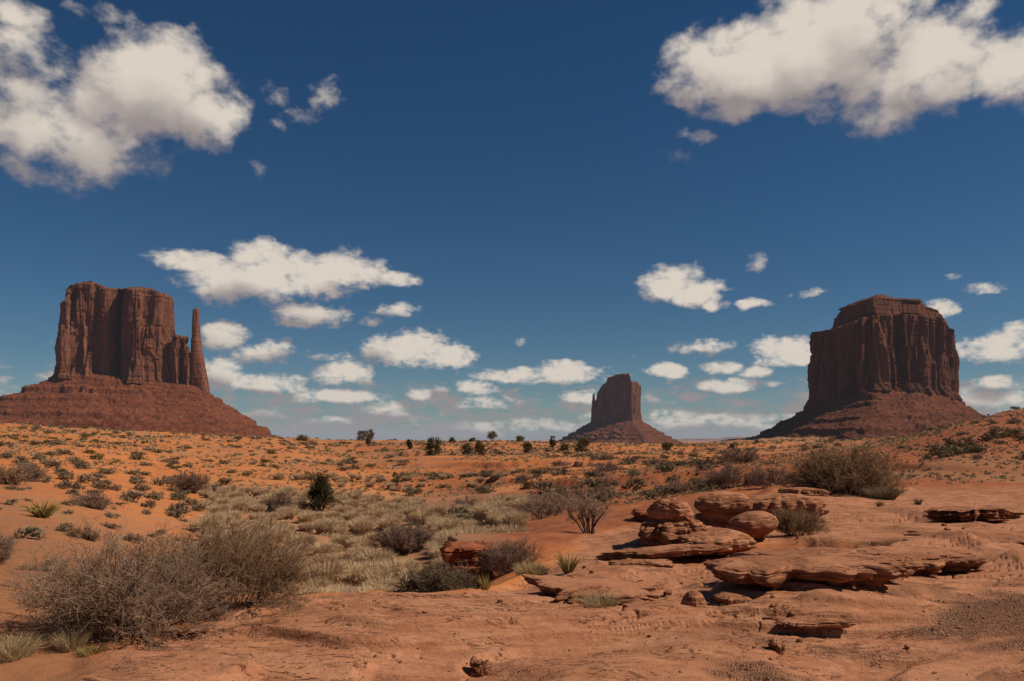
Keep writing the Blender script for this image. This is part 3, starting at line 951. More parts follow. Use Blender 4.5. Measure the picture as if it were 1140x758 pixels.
# right butte
D3 = 1400.0
br = thing('butte', (to_world(985, D3), D3, -20), 'massive broad butte on the right with deeply fluted walls and stepped cap', 'butte')
base3 = [(880, 452), (903, 448), (940, 440), (973, 434), (1010, 434), (1067, 441), (1090, 447)]
plan3 = [(906, 120), (903, 50), (907, 5), (935, -45), (957, -78), (973, -95), (990, -70), (1012, -62), (1036, -38), (1052, -12), (1061, 35), (1058, 110), (985, 160), (925, 150)]
top3 = [(902, 374), (904, 370), (915, 369), (930, 366), (950, 357), (968, 352), (985, 350), (1010, 350), (1030, 350), (1044, 352), (1052, 356), (1057, 366), (1061, 380), (1068, 420)]
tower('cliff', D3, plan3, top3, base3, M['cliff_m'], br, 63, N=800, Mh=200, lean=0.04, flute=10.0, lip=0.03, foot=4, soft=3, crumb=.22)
plan3c = [(925, 80), (930, 20), (950, -35), (973, -62), (1000, -45), (1028, -25), (1046, 5), (1048, 70), (985, 120), (940, 110)]
top3c = [(916, 368), (918, 360), (931, 353), (933, 343), (945, 339.5), (956, 335), (966, 333), (975, 329), (980, 329.5), (988, 331.5), (1000, 333), (1026, 334.5), (1029, 341), (1038, 344), (1045, 347), (1049, 354)]
base3c = [(900, 374), (930, 368), (973, 358), (1010, 357), (1050, 362)]
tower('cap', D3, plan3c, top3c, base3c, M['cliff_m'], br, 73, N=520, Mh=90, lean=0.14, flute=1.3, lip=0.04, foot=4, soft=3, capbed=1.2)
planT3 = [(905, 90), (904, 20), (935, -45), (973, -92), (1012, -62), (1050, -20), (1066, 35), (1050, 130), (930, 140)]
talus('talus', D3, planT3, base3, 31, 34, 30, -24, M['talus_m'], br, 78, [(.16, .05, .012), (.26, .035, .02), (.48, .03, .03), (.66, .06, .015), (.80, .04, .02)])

# pale mesas on the far horizon
D4 = 14000.0
mx = np.linspace(640, 1010, 420)
prof = np.interp(mx, [640, 735, 745, 765, 812, 817, 822, 900, 1010], [491.3, 489.8, 488.6, 487.8, 487.6, 486.2, 485.6, 485.4, 488.2])
mv = []
zt = (HY - prof) * D4 / F_PX + 2.5 * fbm2(mx / 6, mx * 0, 5, 4)
zb = -58.0
for off, fz in ((-1500, 0.0), (-900, .30), (-500, .52), (-330, .62), (-300, .95), (-220, 1.0), (600, 1.0), (1500, 0.0)):
    Y = D4 + off + 160 * fbm2(mx / 13, mx * 0 + off * 0.0004, 9, 4)
    mv.append(np.stack([to_world(mx, D4), Y, zb + (zt - zb) * fz], 1))
mv = np.array(mv)
n0_, n1_ = mv.shape[:2]
ii, jj = np.meshgrid(np.arange(n0_ - 1), np.arange(n1_ - 1), indexing='ij')
k = ii * n1_ + jj
me_ = mesh('mesa', mv.reshape(-1, 3), np.stack([k, k + 1, k + 1 + n1_, k + n1_], -1).reshape(-1, 4), M['mesa'], smooth=False)
tag(me_, 'long flat pale blue mesa on the far horizon between two buttes', 'mesa')

# ------------------------------------------------------------------ rocks


def rock(name, px, py, d, wpx, hpx, depth, label, mat='rock', seed=0, under=0.0, ez=0.8, exy=0.85, strata=0.05, rough=0.08,
         tilt=(0, 0), rz=0.0, lift=0.0, cat='rock', nu=150, nv=90, bedf=9.0, sink=0.25, outline=0.13, notch=None):
    """one weathered rock: px,py is the middle of its foot on the ground, wpx by hpx its size in the picture"""
    base = at(px, py, d, True)
    a, b, c = wpx / F_PX * d / 2, depth / 2, hpx / F_PX * d / 2
    u = np.linspace(0, 2 * math.pi, nu, endpoint=False)
    v = np.linspace(-math.pi / 2, math.pi / 2, nv)
    U, Vv = np.meshgrid(u, v)
    sp = lambda t, e: np.sign(t) * np.abs(t) ** e
    x = sp(np.cos(Vv), ez) * sp(np.cos(U), exy)
    y = sp(np.cos(Vv), ez) * sp(np.sin(U), exy)
    z = sp(np.sin(Vv), ez)
    X, Y, Z = x * a, y * b, z * c
    m = min(a, b)
    k1, k2 = 1.1 / m, 1.1 / max(c, .4 * m)
    f1 = fbm3(X * k1, Y * k1, Z * k2, seed, 3)
    cu, su = np.cos(U) * a / m, np.sin(U) * b / m
    outl = outline * (1.15 * fbm2(cu * 1.1, su * 1.1, seed + 11, 2) + .8 * fbm2(cu * 2.7, su * 2.7, seed + 12, 2) + .55 * (outline > .12) * (1 - 2.4 * np.abs(fbm2(cu * 5.1, su * 5.1, seed + 13, 2))))
    lz = z * bedf * .5 + .9 * fbm3(X * k1 * .5, Y * k1 * .5, Z * 0, seed + 9, 2)
    li = np.floor(lz)
    lf = lz - li
    # every bed stands out or back by its own amount and is rounded at its joints
    step = n3(li * 3.7 + seed, cu * .5, su * .5, seed + 3)
    step2 = n3(li * 3.7 + 3.7 + seed, cu * .5, su * .5, seed + 3)
    t_ = ss(.72, 1.0, lf)
    lay = step * (1 - t_) + step2 * t_ - .8 * ss(.16, 0, np.minimum(lf, 1 - lf))
    edge = np.sqrt(np.clip(1 - np.abs(z) ** 4, 0, 1))
    fine = fbm3(X * k1 * 4, Y * k1 * 4, Z * k2 * 5, seed + 5, 3)
    rad = 1 + outl + rough * 1.5 * f1 + strata * 1.3 * lay * edge + rough * .5 * fine
    if outline > .12:
        # vertical joints and chipped corners
        rad = rad - .05 * ss(.05, 0, np.abs(fbm2(cu * 3.3 + seed, su * 3.3, seed + 15, 2))) * edge - .05 * ss(.1, .5, fbm3(X * k1 * 5, Y * k1 * 5, Z * k2 * 2, seed + 16, 2))
    if under:
        rad = rad * (1 - under * ss(0.15, -0.75, z))
    if notch:
        zc, w, dep = notch
        rad = rad * (1 - dep * np.exp(-((z - zc + 0.10 * f1) / w) ** 2))
    X, Y = X * rad, Y * rad
    Z = Z + c * np.where(z > 0, 1, .4) * (rough * 2.0 * fbm2(X * k1 * .9, Y * k1 * .9, seed + 7, 3) + rough * .5 * fine)
    Z = Z + tilt[0] * X + tilt[1] * Y
    V = np.stack([X.ravel(), Y.ravel(), Z.ravel() + c * (1 - sink)], 1)
    i = np.arange(nv - 1)[:, None] * nu
    j = np.arange(nu)[None]
    j2 = (j + 1) % nu
    Fq = np.stack([i + j, i + j2, i + nu + j2, i + nu + j], -1).reshape(-1, 4)
    o = mesh(name, V, Fq, M[mat], loc=(base.x, base.y, base.z + lift))
    o.rotation_euler = (0, 0, rz)
    return tag(o, label, cat)


rock('pedestal_rock', 746, 612, 15.4, 74, 34, 1.4, 'low layered sandstone base carrying the mushroom shaped rock', seed=2, ez=.7, strata=.07, under=.05, bedf=5)
rock('pedestal_rock', 745, 592, 15.3, 45, 46, .78, 'mushroom shaped balanced rock of two stacked lobes beside the smooth boulders', seed=4, under=.18, ez=.62, exy=.8, strata=.05, rough=.08, bedf=8, lift=.20, notch=(-.05, .13, .20), outline=.08)
rock('rock_ledge', 782, 613, 15.2, 90, 26, 2.0, 'striped domed slab at the foot of the mushroom rock', seed=12, ez=.9, exy=.9, strata=.05, rough=.06, bedf=5)
rock('rock_ledge', 738, 623, 13.9, 112, 10, .85, 'thin curved flagstone ledge tilted up at its right end', seed=7, ez=.45, exy=.8, strata=.08, rough=.12, tilt=(.08, -.04), under=.04, bedf=3, sink=.30)
rock('rock_ledge', 712, 631, 13.3, 64, 8, .7, 'thin broken flagstone lying in front of the curved ledge', seed=8, ez=.45, exy=.8, strata=.08, rough=.14, under=.04, bedf=3, sink=.35, tilt=(0, -.04))
rock('boulder', 806, 586, 17.2, 64, 30, 1.1, 'dark undercut lower block beneath the top smooth boulder', seed=5, under=.25, ez=.7, strata=.06, bedf=4)
rock('boulder', 806, 572, 17.0, 66, 34, 1.15, 'smooth rounded boulder on top of the pile with a dark underside', seed=36, under=.34, ez=.8, exy=.9, strata=.02, rough=.06, lift=.36, bedf=3, outline=.06)
rock('boulder', 868, 583, 18.6, 90, 34, 1.7, 'broad flat topped boulder behind the small round bush', seed=9, under=.15, ez=.75, exy=.9, strata=.04, rough=.07, bedf=4, lift=.08)
rock('boulder', 838, 598, 16.0, 56, 32, .95, 'smooth loaf shaped boulder lying lowest in the pile', seed=10, under=.26, ez=.9, exy=.95, strata=.02, rough=.05, tilt=(.10, 0), bedf=3, outline=.05, sink=.12)
rock('rock_ledge', 888, 680, 10.75, 196, 29, 2.5, 'long overhanging sandstone slab with a pitted face and deep shadow below', seed=14, under=.10, ez=.45, exy=.72, strata=.05, rough=.13, tilt=(.02, -.055), bedf=3, notch=(-.45, .30, .16), nu=340, nv=110, outline=.17, sink=.16)
rock('boulder', 815, 683, 9.45, 38, 14, .42, 'small rounded block tucked under the left end of the overhang', seed=15, under=.1, ez=.8, sink=.3)
rock('boulder', 772, 685, 9.05, 27, 34, .30, 'small cone shaped standing stone left of the overhanging slab', seed=16, ez=1.2, exy=1.0, strata=.015, rough=.05, sink=.5, outline=.05)
rock('rock_ledge', 667, 668, 10.5, 132, 12, 1.6, 'long tilted flagstone with a dark broken lower edge beside the grass tuft', seed=17, under=.04, ez=.4, exy=.75, strata=.07, rough=.14, tilt=(-.05, -.03), bedf=3, nu=260, outline=.2, sink=.35)
rock('rock_ledge', 704, 677, 9.7, 34, 9, .4, 'small flat chip of stone under the tilted flagstone', seed=18, under=.04, ez=.5, sink=.4, outline=.2)
rock('rock_ledge', 893, 704, 8.5, 80, 9, .55, 'low straight slab edge in the right foreground with a thin shadow', seed=19, under=.04, ez=.35, exy=.6, strata=.06, rough=.12, tilt=(.02, -.05), bedf=2, outline=.18, sink=.75)
rock('rock_ledge', 1015, 647, 12.4, 128, 22, 2.2, 'wide rounded sandstone step at the right rim of the sandy basin', seed=20, under=.04, ez=.55, exy=.78, strata=.05, rough=.10, tilt=(.02, -.04), notch=(-.3, .2, .10), nu=260, bedf=3, outline=.17, sink=.25)
rock('rock_ledge', 993, 650, 11.1, 30, 8, .4, 'small rounded lip of stone below the wide step', seed=24, ez=.8, under=.04, sink=.3)
rock('rock_ledge', 1085, 590, 18.4, 84, 14, 1.6, 'dark crumbling layered ledge near the right border', seed=21, under=.04, ez=.5, exy=.75, strata=.16, rough=.18, bedf=6, nu=260, outline=.22, sink=.50, tilt=(0, -.06))
rock('rock_ledge', 1095, 621, 15.0, 120, 13, 2.4, 'flat pale slab step right of the basin below the crumbling ledge', seed=25, under=.04, ez=.4, exy=.65, strata=.08, rough=.12, bedf=3, outline=.18, sink=.38, tilt=(0, -.03))
rock('rock_ledge', 528, 628, 16.0, 72, 26, 1.3, 'deep red overhanging ledge at the rim of the sagebrush wash', 'redrock', seed=22, under=.22, ez=.45, exy=.75, strata=.10, rough=.13, bedf=4, lift=.42, nu=240, outline=.2, sink=.0, tilt=(0, -.05))
rock('rock_ledge', 518, 641, 15.5, 56, 30, 1.0, 'broken red block under the deep red overhanging ledge', 'redrock', seed=26, under=.1, ez=.6, exy=.8, strata=.12, rough=.16, bedf=5, outline=.2, lift=.05)
rock('boulder', 535, 739, 7.25, 20, 20, .18, 'small dark broken stone set in a hollow of the bare slab', seed=23, ez=.6, exy=.7, strata=.12, rough=.25, outline=.11, sink=.45)
rock('rock_ledge', 892, 552, 27.5, 42, 14, 2.2, 'low brown ledge at the foot of the largest right bush', seed=27, under=.04, ez=.45, strata=.1, sink=.35)
rock('boulder', 221, 700, 8.8, 11, 12, .12, 'small dark pointed stone in front of the big dry bush', seed=28, ez=1.1, sink=.45)
rock('rock_ledge', 725, 575, 22, 40, 12, 1.6, 'low flat red ledge behind the mushroom rock', 'redrock', seed=29, under=.04, ez=.45, strata=.1, sink=.3)


def loose_stones():
    """small broken chips lying on the slab, mostly below the ledges; copies share four meshes"""
    rng = np.random.default_rng(88)
    pr = []
    for i in range(4):
        o = rock('stone', 600, 700, 9.0, 12, 8, .10, 'small loose sandstone chip lying on the bare slab', seed=200 + i, ez=.55, exy=.7, strata=.10, rough=.22, outline=.25, nu=40, nv=24, sink=.3, bedf=3)
        o['group'] = 'loose chips on the slab'
        pr.append(o)
    anchors = [(800, 10.2, 60, .8), (900, 9.9, 90, .8), (690, 9.8, 60, .9), (720, 13.0, 60, .9), (1000, 10.9, 80, 1.0), (780, 14.6, 60, 1.0), (880, 8.2, 60, .8), (1080, 17.4, 60, 1.0), (560, 8.5, 240, 2.0), (960, 9.0, 160, 2.2), (880, 15.5, 90, 1.6), (620, 12.5, 60, 1.5)]
    for i in range(84):
        a = anchors[i % len(anchors)]
        px, d = a[0] + rng.normal(0, a[2] * .6), max(6.0, a[1] + rng.normal(0, a[3] * .5))
        p = at(px, 0, d)
        o = pr[i] if i < 4 else pr[i % 4].copy()
        if i >= 4:
            COL.objects.link(o)
        k = float(np.clip(rng.lognormal(-.85, .5), .16, 1.1))
        o.location = p
        o.rotation_euler = (float(rng.normal(0, .2)), float(rng.normal(0, .2)), float(rng.uniform(0, 6.28)))
        o.scale = (k, k, k * float(rng.uniform(.6, 1.3)))


loose_stones()

# ------------------------------------------------------------------ plants


def unit(v):
    return v / np.maximum(np.linalg.norm(v, axis=-1, keepdims=True), 1e-9)


def grow(P, Dr, L, k, rng, curl, up):
    pts = [P]
    d = unit(Dr)
    for _ in range(k):
        d = unit(d + rng.normal(0, curl, d.shape) + np.array([0, 0, up]))
        pts.append(pts[-1] + d * (L / k)[:, None])
    return np.stack(pts, 1)


def tubes(pts, R, taper=0.45, sides=3):
    nb, k, _ = pts.shape
    t = np.empty_like(pts)
    t[:, 1:-1] = pts[:, 2:] - pts[:, :-2]
    t[:, 0] = pts[:, 1] - pts[:, 0]
    t[:, -1] = pts[:, -1] - pts[:, -2]
    t = unit(t)
    ref = np.where(np.abs(t[..., 2:3]) < 0.9, np.array([0, 0, 1.0]), np.array([1.0, 0, 0]))
    a = unit(np.cross(t, ref))
    b = np.cross(t, a)
    rad = R[:, None] * np.linspace(1, taper, k)[None]
    vs_ = []
    for q in range(sides):
        ph = 2 * math.pi * q / sides
        vs_.append(pts + (a * math.cos(ph) + b * math.sin(ph)) * rad[..., None])
    V = np.stack(vs_, 2).reshape(-1, 3)
    i = (np.arange(nb)[:, None, None] * k + np.arange(k - 1)[None, :, None]) * sides
    q = np.arange(sides)[None, None]
    q2 = (q + 1) % sides
    Fq = np.stack([i + q, i + q2, i + sides + q2, i + sides + q], -1).reshape(-1, 4)
    return V, Fq


def kids(pts, n, rng, spread, lo=0.25, hi=1.0):
    nb, k, _ = pts.shape
    idx = np.repeat(np.arange(nb), n)
    t = rng.uniform(lo, hi, len(idx)) * (k - 1.001)
    s_ = t.astype(int)
    f = (t - s_)[:, None]
    p0, p1 = pts[idx, s_], pts[idx, s_ + 1]
    return p0 * (1 - f) + p1 * f, unit(unit(p1 - p0) + rng.normal(0, spread, p0.shape)), idx


def join(parts):
    Vs, Fs, o = [], [], 0
    for V, Fq in parts:
        Vs.append(V)
        Fs.append(Fq + o)
        o += len(V)
    return np.vstack(Vs), Fs


def twig_bush(rng, nst, rx, ry, H, lean=0.9, r0=0.008, n1=8, n2_=7, curl=0.22, up=0.05, L1=.5, L2=.25, base=0.35, thin=0.4):
    a = rng.uniform(0, 2 * math.pi, nst)
    q = np.sqrt(rng.uniform(0, 1, nst))
    P = np.stack([np.cos(a) * q * rx * base, np.sin(a) * q * ry * base, np.full(nst, -0.03)], 1)
    til = q * lean * rng.uniform(.75, 1.25, nst)
    Dr = np.stack([np.cos(a) * np.sin(til) * rx / H, np.sin(a) * np.sin(til) * ry / H, np.cos(til)], 1)
    L = H * rng.uniform(.62, 1.0, nst) * np.linalg.norm(Dr, axis=1) ** 0.9
    s0 = grow(P, Dr, L, 6, rng, curl * .6, 0.0)
    A = tubes(s0, np.full(nst, r0) * rng.uniform(.7, 1.2, nst), .4)
    p, d, idx = kids(s0, n1, rng, .45, .2, 1)
    s1 = grow(p, d, H * L1 * rng.uniform(.4, 1.0, len(p)), 4, rng, curl, up)
    B = tubes(s1, np.full(len(p), r0 * .55), .4)
    p, d, idx = kids(s1, n2_, rng, .7, .15, 1)
    s2 = grow(p, d, H * L2 * rng.uniform(.35, 1.0, len(p)), 3, rng, curl * 1.3, up)
    Cc = tubes(s2, np.full(len(p), r0 * thin), .5)
    return [A], [B, Cc], s2


def clump(rng, n, rx, ry, h, size, lobes=5, shell=.5, flat=0.0):
    """many small leaf faces through the volume of a low dome, gathered in lobes"""
    c = np.stack([rng.uniform(-.55, .55, lobes) * rx, rng.uniform(-.55, .55, lobes) * ry, rng.uniform(.25, .6, lobes) * h], 1)
    rl = rng.uniform(.4, .62, lobes)
    w = rng.integers(0, lobes, n)
    d = unit(rng.normal(0, 1, (n, 3)))
    r = rng.uniform(0, 1, n) ** shell
    p = c[w] + d * (r * rl[w])[:, None] * np.array([rx, ry, h * .75])
    p[:, 2] = np.abs(p[:, 2])
    return leaves(rng, p, size, d)


def leaves(rng, p, size, outward=None):
    n = len(p)
    s_ = size * rng.uniform(.5, 1.3, n)[:, None]
    a = unit(rng.normal(0, 1, (n, 3)) + np.array([0, 0, .5]))
    b = unit(np.cross(a, rng.normal(0, 1, (n, 3))))
    V = np.stack([p - b * s_ * .35, p + b * s_ * .35, p + a * s_], 1).reshape(-1, 3)
    return V, np.arange(3 * n).reshape(-1, 3)


def blades(rng, n, r0, r1, h, w, bend=.3):
    a = rng.uniform(0, 2 * math.pi, n)
    q = np.sqrt(rng.uniform(0, 1, n))
    P = np.stack([np.cos(a) * q * r0, np.sin(a) * q * r0, np.full(n, -.02)], 1)
    a2 = a + rng.normal(0, .5, n)
    rr = (q * .8 + .2 * rng.uniform(0, 1, n)) * r1
    hh = h * rng.uniform(.45, 1.0, n) * np.sqrt(np.clip(1 - (.75 * q) ** 2, .1, 1))
    tip = np.stack([np.cos(a2) * rr, np.sin(a2) * rr, hh], 1)
    mid = (P + tip) / 2 + np.array([0, 0, 1.0]) * (h * bend * .35 * q)[:, None]
    s_ = unit(np.cross(tip - P, rng.normal(0, 1, (n, 3)))) * w / 2
    V = np.stack([P - s_, P + s_, mid - s_ * .8, mid + s_ * .8, tip], 1).reshape(-1, 3)
    o = np.arange(n)[:, None] * 5
    return V, [o + np.array([[0, 1, 3, 2]]), o + np.array([[2, 3, 4]])]


def obj_tubes(name, parts, mat, parent=None, loc=None, smooth=True):
    V, Fs = join(parts)
    return mesh(name, V, Fs, mat, parent, smooth, loc)


def bush(name, p, seed, label, mt, ms='darktwig', cat='bush', rz=0.0, scale=1.0, **kw):
    rng = np.random.default_rng(seed)
    st, tw, _ = twig_bush(rng, **kw)
    t = thing(name, p, label, cat, rz=rz)
    obj_tubes('stems', st, M[ms], t)
    obj_tubes('twigs', tw, M[mt], t)
    t.scale = (scale,) * 3
    return t


# the two big dry bushes on the left
bush('dry_bush', at(142, 712, 8.0), 1, 'large sprawling grey leafless bush in the left foreground', 'greytwig', nst=105, rx=.88, ry=.75, H=1.0, lean=1.0, r0=.0065, n1=9, n2_=9, L1=.42, L2=.20, base=.42, curl=.26)
bush('dry_bush', at(248, 680, 9.1), 2, 'large brown dry bush just right of and behind the grey leafless one', 'browntwig', nst=115, rx=.92, ry=.75, H=1.0, lean=.95, r0=.006, n1=9, n2_=10, L1=.40, L2=.20, base=.45, curl=.26)
# right hand bushes
bush('dry_bush', at(942, 549, 29.0), 3, 'biggest dome shaped dry bush below the right butte', 'browntwig', nst=190, rx=1.35, ry=1.3, H=2.0, lean=1.15, r0=.011, n1=8, n2_=9, L1=.34, L2=.17, base=.62, thin=.75, curl=.3)
bush('dry_bush', at(886, 588, 16.3), 4, 'small round brown bush beside the smooth boulders', 'browntwig', nst=70, rx=.42, ry=.42, H=.62, lean=1.0, r0=.005, n1=8, n2_=9, L1=.4, L2=.22, thin=.6)
bush('dry_bush', at(815, 546, 36.0), 31, 'low brown twiggy bush behind the top boulder', 'purpletwig', nst=60, rx=1.5, ry=1.0, H=1.05, lean=1.0, r0=.011, n1=7, n2_=8, L1=.4, L2=.24, thin=.8)
bush('dry_bush', at(860, 545, 33.0), 32, 'thin twiggy bush between the boulders and the biggest right bush', 'purpletwig', nst=40, rx=1.0, ry=.8, H=.9, lean=.9, r0=.010, n1=7, n2_=7, L1=.4, L2=.24, thin=.8)
bush('dry_bush', at(450, 608, 29.0), 5, 'purple brown rounded bush standing among the pale sagebrush', 'purpletwig', nst=90, rx=1.05, ry=.9, H=1.05, lean=.95, r0=.010, n1=8, n2_=8, L1=.4, L2=.22, thin=.75)
bush('dry_bush', at(212, 556, 52.0), 6, 'reddish leafless bush at the foot of the orange slope', 'purpletwig', nst=45, rx=1.1, ry=.9, H=1.5, lean=.9, r0=.014, n1=7, n2_=7, L1=.4, L2=.25, thin=.8)
bush('dry_bush', at(310, 570, 44.0), 7, 'brown rounded bush left of the dark conical juniper', 'purpletwig', nst=55, rx=.9, ry=.8, H=1.0, lean=.95, r0=.012, n1=7, n2_=8, L1=.4, L2=.24, thin=.8)
bush('dry_bush', at(572, 632, 15.0), 8, 'purple leafless thicket beside the red ledge of the wash', 'purpletwig', nst=60, rx=.55, ry=.4, H=.62, lean=1.0, r0=.005, n1=8, n2_=8, L1=.42, L2=.25, thin=.6)
bush('dry_bush', at(602, 586, 30.0), 9, 'thin pale twiggy bush left of the dead shrub', 'greytwig', nst=55, rx=1.1, ry=.7, H=.95, lean=1.1, r0=.010, n1=7, n2_=7, L1=.42, L2=.24, thin=.7)
bush('dry_bush', at(772, 585, 18.0), 10, 'sparse pale twigs growing between the mushroom rock and boulders', 'greytwig', nst=22, rx=.35, ry=.3, H=.75, lean=.6, r0=.006, n1=6, n2_=5, L1=.4, L2=.22, thin=.6)
bush('dry_bush', at(100, 582, 26.0), 11, 'low grey brown bush on bare sand right of the yucca', 'greytwig', nst=60, rx=.62, ry=.5, H=.45, lean=1.2, r0=.008, n1=8, n2_=8, L1=.5, L2=.3, thin=.8)
bush('dry_bush', at(92, 614, 17.5), 12, 'small brown bush above the left end of the grey leafless bush', 'browntwig', nst=50, rx=.34, ry=.3, H=.26, lean=1.2, r0=.005, n1=8, n2_=8, L1=.5, L2=.3, thin=.8)
bush('dry_bush', at(48, 652, 11.5), 13, 'low dark twiggy shrub on sand near the left border', 'greytwig', nst=34, rx=.30, ry=.25, H=.18, lean=1.2, r0=.004, n1=7, n2_=7, L1=.55, L2=.3, thin=.8)
bush('dry_bush', at(-6, 640, 11.8), 14, 'grey rounded bush cut off by the left border', 'greytwig', nst=60, rx=.22, ry=.3, H=.45, lean=1.0, r0=.004, n1=8, n2_=8, L1=.45, L2=.25, thin=.8)
bush('dry_bush', at(30, 550, 38.0), 15, 'grey rounded bush in the row at the left border', 'greytwig', nst=60, rx=.9, ry=.7, H=.75, lean=1.1, r0=.010, n1=8, n2_=8, L1=.45, L2=.25, thin=.8)
bush('dry_bush', at(2, 556, 34.0), 16, 'dark grey bush below the row at the left border', 'browntwig', nst=60, rx=.8, ry=.7, H=.8, lean=1.1, r0=.010, n1=8, n2_=8, L1=.45, L2=.25, thin=.8)
bush('dry_bush', at(488, 655, 11.3), 17, 'low grey green twiggy shrub on the rim of the slab', 'greygreen', nst=55, rx=.50, ry=.35, H=.42, lean=1.2, r0=.005, n1=8, n2_=9, L1=.45, L2=.28, thin=.9)
bush('dry_bush', at(822, 530, 60.0), 18, 'brown leafless bush behind the boulder pile on the plain', 'purpletwig', nst=50, rx=1.8, ry=1.2, H=1.2, lean=1.0, r0=.016, n1=7, n2_=8, L1=.4, L2=.25, thin=.9)


def dead_shrub():
    rng = np.random.default_rng(77)
    t = thing('dead_shrub', at(657, 606, 18.5), 'tall upright dead shrub with bare branching limbs and twisted trunks', 'dead shrub')
    n = 9
    a = rng.uniform(0, 2 * math.pi, n)
    P = np.stack([np.cos(a) * .12, np.sin(a) * .12, np.full(n, -.05)], 1)
    Dr = np.stack([np.cos(a) * .22, np.sin(a) * .22, np.ones(n)], 1)
    s0 = grow(P, Dr, rng.uniform(.45, .8, n), 6, rng, .16, .02)
    A = tubes(s0, rng.uniform(.018, .034, n), .55, 5)
    p, d, _ = kids(s0, 6, rng, .5, .45, 1)
    s1 = grow(p, d + np.array([0, 0, .25]), rng.uniform(.25, .55, len(p)), 5, rng, .25, .03)
    B = tubes(s1, np.full(len(p), .0095), .45, 4)
    p, d, _ = kids(s1, 6, rng, .6, .3, 1)
    s2 = grow(p, d, rng.uniform(.10, .30, len(p)), 4, rng, .3, .05)
    Cc = tubes(s2, np.full(len(p), .0052), .5)
    p, d, _ = kids(s2, 4, rng, .7, .2, 1)
    s3 = grow(p, d, rng.uniform(.05, .14, len(p)), 2, rng, .3, .05)
    E = tubes(s3, np.full(len(p), .0036), .6)
    obj_tubes('trunk', [A], M['bark'], t)
    obj_tubes('branches', [B, Cc, E], M['greytwig'], t)
    rng = np.random.default_rng(78)


dead_shrub()


def juniper(name, p, seed, w, h, label, trunk=.25, crown='juniper', nl=4200, leaf=.07, cone=False, group=None, lobes=26, cat='tree', lean=0.0):
    rng = np.random.default_rng(seed)
    t = thing(name, p, label, cat, group)
    n = 5
    a = rng.uniform(0, 2 * math.pi, n)
    P = np.stack([np.cos(a) * .03 * w, np.sin(a) * .03 * w, np.full(n, -.1)], 1)
    Dr = np.stack([np.cos(a) * .35 * w / h + lean, np.sin(a) * .35 * w / h, np.ones(n)], 1)
    s0 = grow(P, Dr, np.full(n, h * .8), 6, rng, .12, .02)
    tw = [tubes(s0, np.full(n, .028 * h), .3, 5)]
    p1, d1, _ = kids(s0, 5, rng, .8, .3, 1)
    s1 = grow(p1, d1, np.full(len(p1), w * .35), 4, rng, .2, 0)
    tw.append(tubes(s1, np.full(len(p1), .011 * h), .4, 4))
    obj_tubes('trunk', tw, M['bark'], t)
    zc = trunk * h + (1 - trunk) * h * rng.uniform(.06, .94, lobes)
    fr = (zc / h - trunk) / (1 - trunk)
    wr = (1 - fr) ** .7 * .9 + .08 if cone else np.sqrt(np.clip(1 - (2 * fr - .75) ** 2 / 1.7, .08, 1))
    a = rng.uniform(0, 2 * math.pi, lobes)
    q = np.sqrt(rng.uniform(.1, 1, lobes)) * .62 * wr * w / 2
    c = np.stack([np.cos(a) * q + lean * zc, np.sin(a) * q, zc], 1)
    c[:, :2] *= 1.35 if cone else 1.1
    k = rng.integers(0, lobes, nl)
    d = unit(rng.normal(0, 1, (nl, 3)))
    sz = (w * .17 * rng.uniform(.7, 1.3, lobes))[k][:, None]
    pts = c[k] + d * (rng.uniform(0, 1, (nl, 1)) ** .55) * sz * np.array([1, 1, 1.25 if cone else .85])
    pts[:, 2] = np.maximum(pts[:, 2], .03)
    V, Fq = leaves(rng, pts, leaf)
    mesh('crown', V, Fq, M[crown], t, False)
    return t


